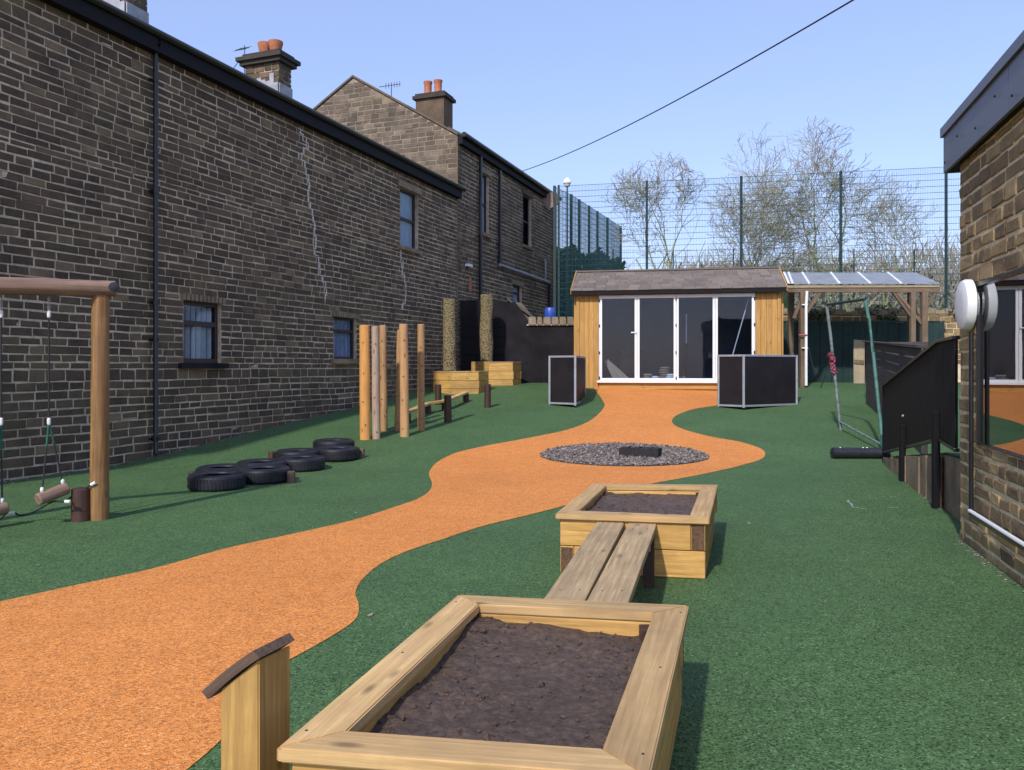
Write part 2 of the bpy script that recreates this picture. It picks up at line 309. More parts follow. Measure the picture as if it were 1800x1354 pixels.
def mesh_of(name, mb, mat, smooth=False):
    me = bpy.data.meshes.new(name); me.from_pydata([tuple(v) for v in mb.v], [], mb.f); me.materials.append(M[mat]); me.update()
    if smooth:
        me.polygons.foreach_set('use_smooth', [True] * len(me.polygons))
        try: me.set_sharp_from_angle(angle=R(40))
        except Exception: pass
    return me
def tag(o, label=None, cat=None, group=None, kind=None):
    for k, v in (('label', label), ('category', cat), ('group', group), ('kind', kind)):
        if v: o[k] = v
    return o
def thing(name, loc, label, cat, group=None, rz=0.0):
    o = bpy.data.objects.new(name, None); COL.objects.link(o); o.location = loc; o.rotation_euler = (0, 0, rz); o.empty_display_size = 0.2
    return tag(o, label, cat, group)
def wmat(o):
    m = Matrix.Translation(o.location) @ o.rotation_euler.to_matrix().to_4x4()
    return (wmat(o.parent) @ m) if o.parent else m
def obj(name, mb, mat, parent=None, mw=None, smooth=False, kind=None, label=None, origin=None):
    """links one mesh object; geometry in world coordinates unless mw (its world matrix) is given"""
    me = mb if isinstance(mb, bpy.types.Mesh) else None
    if me is None:
        if mw is None:
            o_ = Vector(origin) if origin is not None else (parent.matrix_basis.translation.copy() if parent and not parent.parent else (sum(mb.v, Vector()) / max(1, len(mb.v))))
            if parent: o_ = sum(mb.v, Vector()) / max(1, len(mb.v)) if origin is None else Vector(origin)
            for v in mb.v: v -= o_
            mw = Matrix.Translation(o_)
        me = mesh_of(name, mb, mat, smooth)
    o = bpy.data.objects.new(name, me); COL.objects.link(o)
    loc = mw if mw is not None else Matrix()
    if parent:
        o.parent = parent; loc = wmat(parent).inverted() @ loc
    o.matrix_basis = loc
    if kind: o['kind'] = kind
    if label: o['label'] = label
    return o
def align(p0, p1, up=(0, 0, 1)):
    p0, p1, up = Vector(p0), Vector(p1), Vector(up); x = (p1 - p0).normalized()
    if abs(x.dot(up.normalized())) > 0.99: up = Vector((0, -1, 0))
    y = up.cross(x).normalized(); z = x.cross(y)
    m = Matrix((x, y, z)).transposed().to_4x4(); m.translation = (p0 + p1) / 2; return m
BC = {}
def board_mesh(L, w, t, mat, bev=0.004):
    key = (round(L, 3), round(w, 3), round(t, 3), mat)
    if key in BC: return BC[key]
    bm = bmesh.new(); bmesh.ops.create_cube(bm, size=1.0); bmesh.ops.scale(bm, vec=(L, w, t), verts=bm.verts)
    bmesh.ops.bevel(bm, geom=bm.edges[:], offset=min(bev, t * 0.3, w * 0.3), segments=2, affect='EDGES', profile=0.5)
    me = bpy.data.meshes.new('board'); bm.to_mesh(me); bm.free(); me.materials.append(M[mat]); BC[key] = me; return me
def board(name, p0, p1, w, t, mat, parent=None, up=(0, 0, 1), bev=0.004, label=None):
    L = (Vector(p1) - Vector(p0)).length
    return obj(name, board_mesh(L, w, t, mat, bev), mat, parent, align(p0, p1, up), label=label)
def log(name, p0, p1, r0, r1, mat, parent=None, n=18, seed=0, wob=0.02, label=None):
    L = (Vector(p1) - Vector(p0)).length; mb = MB(); k = max(4, int(L / 0.12)); rg = random.Random(seed)
    prof = [(-L / 2, 0.80), (-L / 2 + 0.012, 1.0)] + [(-L / 2 + L * i / k, 1.0) for i in range(1, k)] + [(L / 2 - 0.012, 1.0), (L / 2, 0.80)]
    vs = []
    for x, q in prof:
        t = (x + L / 2) / L; r = (r0 * (1 - t) + r1 * t) * q
        for a in range(n):
            th = 2 * math.pi * a / n; rr = r * (1 + wob * noise.noise(Vector((x * 2.2 + seed * 3.1, math.cos(th) * 1.4, math.sin(th) * 1.4))) * 2)
            vs.append(Vector((x, rr * math.cos(th), rr * math.sin(th))))
    m = len(prof); fs = [(i * n + a, i * n + (a + 1) % n, (i + 1) * n + (a + 1) % n, (i + 1) * n + a) for i in range(m - 1) for a in range(n)]
    fs = [tuple(reversed(f)) for f in fs] + [tuple(range(n)), tuple(reversed(range((m - 1) * n, m * n)))]
    mb.add(vs, fs)
    return obj(name, mesh_of(name, mb, mat, True), mat, parent, align(p0, p1), label=label)
def tubeobj(name, pts, r, mat, parent=None, n=8, label=None, smooth=True):
    mb = MB(); mb.tube(pts, r, n); return obj(name, mb, mat, parent, smooth=smooth, label=label)
def copy_tree(o, parent=None):
    c = o.copy(); COL.objects.link(c); c.parent = parent
    if parent: c.matrix_parent_inverse = o.matrix_parent_inverse.copy()
    for ch in [x for x in bpy.data.objects if x.parent == o]: copy_tree(ch, c)
    return c

# ------------------------------------------------------------------ ground
def ground_sheet(name, poly, dz, mat, **kw):
    """flat outline draped over the sloping ground, cut at its knots"""
    bm = bmesh.new(); vs = [bm.verts.new((p[0], p[1], 0)) for p in poly]; bm.faces.new(vs)
    ys = [p[1] for p in poly]
    for k in KN:
        if min(ys) < k < max(ys):
            bmesh.ops.bisect_plane(bm, geom=bm.verts[:] + bm.edges[:] + bm.faces[:], plane_co=(0, k, 0), plane_no=(0, 1, 0), dist=1e-6)
    bmesh.ops.triangulate(bm, faces=bm.faces[:])
    for v in bm.verts: v.co.z = gz(v.co.y) + dz
    bmesh.ops.recalc_face_normals(bm, faces=bm.faces[:])
    if sum(f.normal.z for f in bm.faces) < 0: bmesh.ops.reverse_faces(bm, faces=bm.faces[:])
    me = bpy.data.meshes.new(name); bm.to_mesh(me); bm.free(); me.materials.append(M[mat])
    o = bpy.data.objects.new(name, me); COL.objects.link(o); return tag(o, **kw)
ground_sheet('terrain', [(-400, -60), (400, -60), (400, 600), (-400, 600)], -0.02, 'grass', kind='structure')
ground_sheet('rubber_ground', [(-13, -3.5), (14, -3.5), (14, 25.2), (-13, 25.2)], 0.0, 'green_crumb', kind='structure')
def smooth(pts, n=5, closed=False):
    out = []; m = len(pts)
    for i in range(m - 1):
        p0, p1, p2, p3 = pts[max(i - 1, 0)], pts[i], pts[i + 1], pts[min(i + 2, m - 1)]
        for k in range(n):
            t = k / n; out.append(tuple(0.5 * ((2 * b) + (-a + c) * t + (2 * a - 5 * b + 4 * c - d) * t * t + (-a + 3 * b - 3 * c + d) * t ** 3) for a, b, c, d in zip(p0, p1, p2, p3)))
    out.append(tuple(pts[-1])); return out
upper = [(-420, 1135), (-200, 1095), (0, 1058), (130, 1030), (270, 1000), (400, 964), (520, 938), (620, 915), (690, 893), (735, 877), (756, 862), (759, 848), (754, 832), (766, 815), (800, 797), (860, 783), (930, 770), (1000, 755), (1040, 738), (1062, 716), (1058, 702), (1046, 686), (1044, 681)]
lower = [(1276, 680), (1266, 700), (1262, 712), (1222, 719), (1192, 729), (1181, 741), (1196, 753), (1245, 767), (1300, 777), (1335, 788), (1345, 798), (1335, 809), (1290, 822), (1230, 835), (1150, 850), (1050, 872), (990, 890), (920, 908), (850, 925), (780, 948), (720, 968), (672, 990), (638, 1018), (625, 1042), (630, 1062), (629, 1082), (614, 1099), (570, 1127), (527, 1151), (485, 1175), (440, 1215), (410, 1265), (387, 1303), (340, 1345), (270, 1400), (150, 1500), (20, 1640)]
up_w = [tuple(G(*p).xy) for p in upper]; lo_w = [tuple(G(*p).xy) for p in lower]
poly = smooth(up_w, 5) + smooth(lo_w, 5) + [(-2.6, -0.5), (-7.5, 0.5)]
ground_sheet('orange_path', poly, 0.004, 'orange_crumb', kind='structure')
# scuffs of chalk on the green surface
rg = random.Random(3)
mb = MB()
for (a, b) in (((1545, 873), (1580, 875)), ((1490, 880), (1500, 893)), ((1500, 893), (1530, 897)), ((1560, 893), (1580, 893)), ((1648, 895), (1664, 897)), ((1625, 876), (1640, 886))):
    A, B = G(*a), G(*b); d = (B - A).normalized(); w = Vector((-d.y, d.x, 0)) * 0.014
    for k in range(7):
        t0 = k / 7; 
        if rg.random() < 0.25: continue
        t1 = t0 + 0.11; o = Vector((rg.uniform(-.008, .008), rg.uniform(-.008, .008), 0.006)); a0 = A.lerp(B, t0) + o; a1 = A.lerp(B, t1) + o; ww = w * rg.uniform(.4, 1.2)
        mb.add([a0 - ww, a1 - ww * .6, a1 + ww * .7, a0 + ww], [(0, 1, 2, 3)])
o = obj('chalk_scuff', mb, 'chalk'); tag(o, kind='stuff', label='faint pale chalk scuffs on the green rubber near the stone building', cat='chalk marks')

# gravel circle and the charred block on it
gc = G(1097, 801); gcx, gcy = gc.x, gc.y; rx, ry = 1.38, 0.98
pl = [(gcx + rx * math.cos(2 * math.pi * k / 72) * (1 + .01 * math.sin(k * 1.7)), gcy + ry * math.sin(2 * math.pi * k / 72) * (1 + .01 * math.sin(k * 2.3))) for k in range(72)]
ground_sheet('gravel_bed', pl, 0.008, 'gravel_base', kind='structure')
mb = MB(); rg = random.Random(5)
OCT = [(1, 0, 0), (0, 1, 0), (-1, 0, 0), (0, -1, 0), (0, 0, 1), (0, 0, -1)]; OF = [(0, 1, 4), (1, 2, 4), (2, 3, 4), (3, 0, 4), (1, 0, 5), (2, 1, 5), (3, 2, 5), (0, 3, 5)]
for i in range(5200):
    a = rg.uniform(0, 6.283); q = math.sqrt(rg.random()) * 0.985; x = gcx + rx * q * math.cos(a); y = gcy + ry * q * math.sin(a); r = rg.uniform(0.012, 0.03)
    m_ = Matrix.Rotation(rg.uniform(0, 3), 3, 'Z') @ Matrix.Rotation(rg.uniform(-.6, .6), 3, 'X')
    c = Vector((x, y, gz(y) + 0.008 + r * rg.uniform(.2, .9)))
    mb.add([c + m_ @ Vector((v[0] * r * rg.uniform(.7, 1.3), v[1] * r * rg.uniform(.7, 1.3), v[2] * r * .7)) for v in OCT], OF)
tag(obj('gravel', mb, 'pebble'), 'round bed of dark grey gravel set in the orange path', 'gravel', kind='stuff')
def charred():
    a, b = G(1092, 801), G(1160, 806); c = (a + b) / 2; c.z = gz(c.y) + 0.03
    t = thing('charred_sleeper', c, 'short charred black wooden block lying on the round gravel bed', 'block')
    d = (b - a); d.z = 0; L = d.length; d.normalize(); w = Vector((-d.y, d.x, 0)); mb = MB(); vs = []; k = 12
    for i in range(k + 1):
        s = -L / 2 + L * i / k
        for (dy, dz) in ((-.13, 0), (.13, 0), (.13, .14), (-.13, .14)):
            j = 0.018 * noise.noise(Vector((s * 9, dy * 20, dz * 20)))
            vs.append(c + d * s + w * (dy + j) + Vector((0, 0, dz + j - .02)))
    fs = [(i * 4 + q, i * 4 + (q + 1) % 4, i * 4 + 4 + (q + 1) % 4, i * 4 + 4 + q) for i in range(k) for q in range(4)] + [(3, 2, 1, 0), (k * 4, k * 4 + 1, k * 4 + 2, k * 4 + 3)]
    mb.add(vs, fs); obj('block', mb, 'charred', t)
    mb = MB()
    for i in range(3):
        s = -L / 2 + L * (i + .7) / 3.4; mb.box(c + d * s + Vector((0, 0, 0.128)), d * .012, w * .11, Vector((0, 0, .006)))
    obj('crack', mb, 'dark_inside', t)
charred()

# ------------------------------------------------------------------ stone walls
def stones(O, u, n, s0f, s1f, z0, z1, ch, lens, holes=(), cracks=(), seed=1, gap=0.018, proud=(0.003, 0.012)):
    """rows of stones as (12 vertices); s0f/s1f: row limits by height"""
    rg = random.Random(seed); out = []; z = z0; edges = sorted({h[2] for h in holes} | {h[3] for h in holes})
    while z < z1 - 0.03:
        h = min(rg.uniform(*ch), z1 - z)
        for e_ in edges:
            if z + .05 < e_ < z + h + .05: h = e_ - z; break
        zt = z + h
        a0, a1 = s0f((z + zt) / 2), s1f((z + zt) / 2)
        cuts = []
        for (ha, hb, hz0, hz1) in holes:
            if zt > hz0 + 0.02 and z < hz1 - 0.02: cuts.append((ha, hb))
        for cr in cracks:
            for (p, q) in zip(cr, cr[1:]):
                lo, hi = min(p[1], q[1]), max(p[1], q[1]); zm = (z + zt) / 2
                if lo <= zm < hi:
                    t = (zm - p[1]) / (q[1] - p[1]); c = p[0] + (q[0] - p[0]) * t + (0.06 if len(out) % 2 else -0.06) * rg.random(); cuts.append((c - 0.012, c + 0.012)); break
        cuts.sort(); iv = []; cur = a0
        for (ca, cb) in cuts:
            if cb <= cur or ca >= a1: continue
            if ca > cur: iv.append((cur, ca))
            cur = max(cur, cb)
        if cur < a1: iv.append((cur, a1))
        for (ia, ib) in iv:
            s = ia
            while s < ib - 0.03:
                L = rg.uniform(*lens)
                if rg.random() < 0.12: L *= 1.5
                e = s + L
                if ib - e < lens[0] * 0.6: e = ib
                d = rg.uniform(*proud); g = gap * rg.uniform(.35, .75); sa, sb, za, zb = s + g, e - g, z + g, zt - g
                if sb - sa > 0.02 and zb - za > 0.02:
                    J = lambda q=0.007: rg.uniform(-q, q); sa += abs(J(.006)); zb -= abs(J(.008)); far = all(abs(z - e_) > .3 for e_ in edges); wv = (lambda x, y: .022 * noise.noise(Vector((x * .7, y * 1.3, seed)))) if far else (lambda x, y: 0.0)
                    B = [(sa, za), (sb, za), (sb, zb), (sa, zb)]; B = [(x + J(), y + J() + wv(x, y)) for x, y in B]
                    c = 0.010; I = [(B[0][0] + c, B[0][1] + c), (B[1][0] - c, B[1][1] + c), (B[2][0] - c, B[2][1] - c), (B[3][0] + c, B[3][1] - c)]
                    V = [O + u * x + Vector((0, 0, y)) + n * -0.004 for x, y in B] + [O + u * x + Vector((0, 0, y)) + n * (d * .55) for x, y in B] + [O + u * x + Vector((0, 0, y)) + n * (d + J(.004)) for x, y in I]
                    out.append(V)
                s = e
        z = zt
    return out
SF = [(0, 1, 5, 4), (1, 2, 6, 5), (2, 3, 7, 6), (3, 0, 4, 7), (4, 5, 9, 8), (5, 6, 10, 9), (6, 7, 11, 10), (7, 4, 8, 11), (8, 9, 10, 11)]
def link_stones(st, mat, parent, single=300, name='stone'):
    def area(V):
        pts = []
        for v in V[8:12]:
            if v.y < 0.5: return 0
            pts.append(proj(v))
        cx = sum(p[0] for p in pts) / 4; cy = sum(p[1] for p in pts) / 4
        if not (-20 < cx < 1820 and -20 < cy < 1374): return 0
        return abs(sum(pts[i][0] * pts[(i + 1) % 4][1] - pts[(i + 1) % 4][0] * pts[i][1] for i in range(4)))
    st = sorted(st, key=area, reverse=True)
    for V in st[:single]:
        mb = MB(); mb.add(V, SF); obj(name, mb, mat, parent)
    if st[single:]:
        mb = MB()
        for V in st[single:]: mb.add(V, SF)
        obj('stonework', mb, mat, parent, kind='stuff')
def slab(O, u, n, s0, s1, z0, z1, th, holes):
    """wall body with openings left in it"""
    mb = MB(); S = sorted({s0, s1} | {h[0] for h in holes} | {h[1] for h in holes}); Z = sorted({z0, z1} | {h[2] for h in holes} | {h[3] for h in holes})
    for a, b in zip(S, S[1:]):
        run = None
        for c, d in zip(Z, Z[1:]) :
            inside = any(h[0] <= (a + b) / 2 <= h[1] and h[2] <= (c + d) / 2 <= h[3] for h in holes)
            if inside or a < s0 or b > s1: continue
            m = O + u * ((a + b) / 2) + Vector((0, 0, (c + d) / 2)) - n * (th / 2)
            mb.box(m, u * ((b - a) / 2), n * (th / 2), Vector((0, 0, (d - c) / 2)))
    return mb
Zv = Vector((0, 0, 1))
def window(parent, fr, hole, rec=0.12, fmat='dark_frame', split=0.36, slats=0, curtain=None, lintel=None, sill=None, fw=0.055, glass='window_glass', label=None, bars=0):
    """window fitted in a wall opening; fr(s,z,d) gives points of the wall"""
    a, b, z0, z1 = hole; u = (fr(1, 0) - fr(0, 0)); n = (fr(0, 0, 1) - fr(0, 0, 0))
    mb = MB(); zt = z1 - (z1 - z0) * split
    for (x0, x1, y0, y1) in ((a, a + fw, z0, z1), (b - fw, b, z0, z1), (a + fw, b - fw, z0, z0 + fw), (a + fw, b - fw, z1 - fw, z1), (a + fw, b - fw, zt - fw * .6, zt + fw * .6)):
        mb.box(fr((x0 + x1) / 2, (y0 + y1) / 2, -rec), u * ((x1 - x0) / 2), n * 0.03, Zv * ((y1 - y0) / 2))
    w = obj('window', mb, fmat, parent, label=label)
    for (y0, y1) in ((z0 + fw, zt - fw * .6), (zt + fw * .6, z1 - fw)):
        mb = MB(); mb.box(fr((a + b) / 2, (y0 + y1) / 2, -rec), u * ((b - a) / 2 - fw), n * 0.004, Zv * ((y1 - y0) / 2)); obj('pane', mb, glass, w)
        if slats:
            k = slats
            for i in range(k):
                s = a + fw + (b - a - 2 * fw) * (i + .5) / k; mb = MB(); ww = (b - a - 2 * fw) / k * 0.30
                mb.box(fr(s, (y0 + y1) / 2, -rec - .05), (u * 0.5 + n * 0.85).normalized() * ww, (u * 0.85 - n * 0.5).normalized() * .002, Zv * ((y1 - y0) / 2 - .01)); obj('blind_slat', mb, 'blind_white', w)
    if curtain:
        mb = MB(); k = 14; vs = []
        for i in range(k + 1):
            s = a + fw + (b - a - 2 * fw) * i / k; q = -rec - .03 - .02 * (i % 2); vs += [fr(s, z0 + fw, q), fr(s, z1 - fw, q)]
        mb.add(vs, [(2 * i, 2 * i + 2, 2 * i + 3, 2 * i + 1) for i in range(k)]); obj('curtain', mb, curtain, w)
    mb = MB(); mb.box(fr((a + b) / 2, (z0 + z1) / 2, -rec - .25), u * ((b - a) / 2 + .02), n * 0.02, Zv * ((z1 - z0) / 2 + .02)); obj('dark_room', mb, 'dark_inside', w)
    if sill:
        mb = MB(); mb.box(fr((a + b) / 2, z0 - .05, -rec / 2 + .03), u * ((b - a) / 2 + .12), n * (rec / 2 + .055), Zv * 0.05); obj('sill', mb, sill, w)
    if lintel == 'dentil':
        k = 11
        for i in range(k):
            mb = MB(); s = a - .08 + (b - a + .16) * (i + .5) / k; mb.box(fr(s, z1 + .05, 0.028), u * ((b - a + .16) / k * .34), n * .032, Zv * .055); obj('header_stone', mb, 'lintel_stone', w)
    elif lintel:
        mb = MB(); mb.box(fr((a + b) / 2, z1 + .085, 0.012), u * ((b - a) / 2 + .13), n * .035, Zv * .085); obj('lintel', mb, lintel, w)
    return w

# ------------------------------------------------------------------ the long sooty house
SE = 24.1 / U1.y
def long_house():
    t = thing('long_stone_house', WP(16, gz(15)), 'long soot-blackened two-storey stone house filling the left side of the yard', 'house')
    ZT = EYE + 5.34
    def hole(pl, pr, pt, pb): return (W(pl, 0)[0], W(pr, 0)[0], W(pl, pb)[1], W(pl, pt)[1])
    h1 = hole(322, 388, 527, 638); h2 = hole(586, 626, 556, 631); h3 = hole(703, 735, 328, 432)
    holes = [h1, h2, h3]
    cr1 = [W(*p) for p in ((526, 222), (541, 262), (527, 275), (537, 300), (543, 345), (549, 385), (553, 415), (552, 440), (560, 470), (568, 500), (572, 530))]
    cr2 = [W(*p) for p in ((704, 432), (707, 470), (713, 520), (703, 545))]
    S0 = 6.0 / U1.y
    st = stones(O1, U1, N1, lambda z: S0, lambda z: SE, -0.1, ZT - .1, (0.108, 0.136), (0.22, 0.40), holes + [(h1[0] - .1, h1[1] + .1, h1[3], h1[3] + .11), (h1[0] - .12, h1[1] + .12, h1[2] - .1, h1[2]), (h3[0] - .13, h3[1] + .13, h3[3], h3[3] + .17), (h2[0] - .1, h2[1] + .1, h2[3], h2[3] + .11), (h2[0] - .12, h2[1] + .12, h2[2] - .1, h2[2]), (h3[0] - .12, h3[1] + .12, h3[2] - .1, h3[2])], [cr1, cr2], seed=11)
    link_stones(st, 'sooty_stone', t)
    obj('mortar_wall', slab(O1, U1, N1, S0, SE, -0.6, ZT, 0.32, holes), 'mortar', t)
    for cr, k in ((cr1, 26), (cr2, 9)):           # stepped white repair of the crack
        mb = MB(); rg = random.Random(4); z = cr[0][1]; step = (cr[0][1] - cr[-1][1]) / k; prev = None
        for i in range(k):
            zz = z - step * (i + .5); s = cr[-1][0]
            for p, q in zip(cr, cr[1:]):
                if q[1] <= zz <= p[1]: s = p[0] + (q[0] - p[0]) * (p[1] - zz) / (p[1] - q[1]); break
            s += rg.uniform(-.07, .07); mb.box(WP(s, zz, .012), U1 * rg.uniform(.006, .017), N1 * .010, Zv * (step / 2 * rg.uniform(.7, 1.0)))
            if prev is not None: mb.box(WP((s + prev) / 2, zz + step / 2, .008), U1 * (abs(s - prev) / 2 + .008 + .03 * rg.random()), N1 * .010, Zv * rg.uniform(.005, .011))
            prev = s
        obj('crack_repair', mb, 'white_mortar', t)
    window(t, WP, h1, .10, split=.36, slats=6, lintel='dentil', sill='black_render', fw=.07, label='dark framed window with white vertical blinds')
    window(t, WP, h2, .10, split=.33, curtain='curtain_blue', lintel='dentil', sill='concrete', glass='window_glass', label='small dark ground floor window')
    window(t, WP, h3, .13, split=.5, curtain='blind_white', lintel='lintel_stone', sill='concrete', fw=.06, label='tall upstairs sash window with pale stone lintel')
    # roof, eaves board, gutter, downpipe
    d = 8.0; rise = math.tan(R(22)); mb = MB()
    for sg in (0, 1):
        if sg == 0: a = (0.22, ZT + .02); b = (-d / 2, ZT + (d / 2) * rise)
        else: a = (-d - .2, ZT + .02); b = (-d / 2, ZT + (d / 2) * rise)
        q = [WP(S0, a[1], a[0]), WP(SE, a[1], a[0]), WP(SE, b[1], b[0]), WP(S0, b[1], b[0])]
        mb.hexa(q, [v + Zv * .06 for v in q])
    roof = obj('roof', mb, 'slate', t)
    mb = MB(); mb.hexa([WP(S0, -.5, -.33), WP(SE, -.5, -.33), WP(SE, -.5, -d), WP(S0, -.5, -d)], [WP(S0, ZT, -.33), WP(SE, ZT, -.33), WP(SE, ZT, -d), WP(S0, ZT, -d)]); obj('back_wall', mb, 'sooty_stone', t)
    for s in (S0, SE - .02):
        mb = MB(); tri = [WP(s, ZT, 0), WP(s, ZT, -d), WP(s, ZT + d / 2 * rise, -d / 2)]; mb.hexa(tri, [v + U1 * .02 for v in tri]); obj('gable_wall', mb, 'sooty_stone', t)
    mb = MB(); mb.box(WP((S0 + SE) / 2, ZT - .13, .085), U1 * ((SE - S0) / 2), N1 * .085, Zv * .13); obj('eaves_board', mb, 'black_paint', t)  # tall black board also stands in for the shadow band below the gutter
    gp = []; mb = MB(); k = 8; prof = [(.19 + .075 * math.cos(a), ZT + .045 - .085 * math.sin(a)) for a in [math.pi * i / k for i in range(k + 1)]]
    prof += [(x * .0 + .19 + (x - .19) * .82, y + .012) for x, y in reversed(prof)]
    vs = [WP(S0, y, x) for x, y in prof] + [WP(SE + .12, y, x) for x, y in prof]; m = len(prof)
    mb.add(vs, [(i, (i + 1) % m, m + (i + 1) % m, m + i) for i in range(m)] + [tuple(range(m)), tuple(reversed(range(m, 2 * m)))]); obj('gutter', mb, 'black_gloss', t)
    s = W(266, 0)[0]; zb = gz((O1 + U1 * s).y)
    p = tubeobj('downpipe', [WP(s, ZT - .02, .19), WP(s, ZT - .14, .17), WP(s, ZT - .30, .09), WP(s, zb + .12, .09), WP(s, zb + .05, .13)], .038, 'black_gloss', t, 12)
    for z in (ZT - .7, ZT - 2.5, ZT - 4.3, zb + 1.9, zb + .3):
        mb = MB(); mb.lathe([(.047, -.035), (.047, .035)], 14, Matrix.Translation(WP(s, z, .09))); mb.box(WP(s, z, .03), U1 * .06, N1 * .03, Zv * .02); obj('bracket', mb, 'black_gloss', p)
    # chimneys
    def chimney(pxe, ptop, wa, wb, pd, pots, flash):
        k = (pxe - CX) / F
        Y0 = (10.7 + .936 * pd + k * 0.351 * pd) / (.375 - k)    # near yard-side corner seen at pxe
        c0 = O1 + U1 * (Y0 / U1.y) - N1 * pd; zt = EYE + (HY - ptop) / F * c0.y; z0 = ZT + pd * rise - .4
        v = -N1
        cc = c0 + v * (wa / 2) + U1 * (wb / 2)
        mb = MB(); mb.box(Vector((cc.x, cc.y, (z0 + zt) / 2)), v * (wa / 2 - .015), U1 * (wb / 2 - .015), Zv * ((zt - z0) / 2)); ch = obj('chimney', mb, 'mortar', roof)
        allst = stones(Vector((c0.x, c0.y, 0)) + U1 * .0, v, -U1, lambda z: 0, lambda z: wa, z0, zt, (.13, .17), (.2, .38), seed=int(pxe)) + stones(Vector((c0.x, c0.y, 0)), U1, N1, lambda z: 0, lambda z: wb, z0, zt, (.13, .17), (.16, .3), seed=int(pxe) + 1)
        m2 = MB()
        for V in allst: m2.add(V, SF)
        # depth limit of three levels: the stones are one piece beside the chimney body
        obj('chimney_stone', m2, 'sooty_stone', roof, kind='stuff')
        mb = MB()
        for (dz, ov, hh) in ((0.0, .10, .05), (.10, .17, .05), (.20, .05, .05)):
            mb.box(Vector((cc.x, cc.y, zt + dz + hh)), v * (wa / 2 + ov), U1 * (wb / 2 + ov), Zv * (hh - .001))
        obj('chimney_cap', mb, 'cap_stone', roof)
        if flash:
            mb = MB(); rg = random.Random(8); k = 8
            for i in range(k):
                x0 = wa * i / k; hh = .34 + .28 * math.sin(i * 1.3) ** 2 * (1 - i / k * .4)
                mb.box(c0 + v * (x0 + wa / k / 2) - U1 * .022 + Zv * (z0 + .66 + hh / 2), v * (wa / k / 2), U1 * .012, Zv * (hh / 2 + .2))
            mb.box(c0 + U1 * (wb / 2) + N1 * .024 + Zv * (z0 + .85), U1 * wb / 2, N1 * .012, Zv * .34)
            obj('lead_flashing', mb, 'lead', roof)
        for i, off in enumerate(pots):
            q = c0 + v * (wa * off) + U1 * (wb / 2); q.z = zt + .25
            mb = MB(); mb.lathe([(.10, 0), (.115, .06), (.13, .10), (.165, .26), (.185, .34), (.185, .38), (.15, .38), (.13, .2), (.02, .05)], 18, Matrix.Translation(q)); obj('pot', mb, 'terracotta', roof, smooth=True)
        return c0, v, zt, wa
    c0, v, zt, wa = chimney(490, 108, 1.03, .52, 2.5, (.28, .60), True)
    mb = MB(); b = c0 + v * (wa + .02) + Zv * (zt + .05)
    mb.tube([b - Zv * .3, b + Zv * .5], .012, 5); mb.tube([b + Zv * .42 - v * .12, b + Zv * .42 + v * .28], .009, 5); mb.tube([b + v * .1 + Zv * .2, b + v * .35 - Zv * .05], .009, 5)
    for i in range(5): q = b + Zv * .42 + v * (-.1 + .08 * i); mb.tube([q - U1 * .15 - Zv * .1, q + U1 * .15 + Zv * .1], .006, 4)
    obj('aerial', mb, 'black_gloss', roof)
    chimney(221, -60, .95, .55, 2.6, (.3, .65), True)
    return t
long_house()

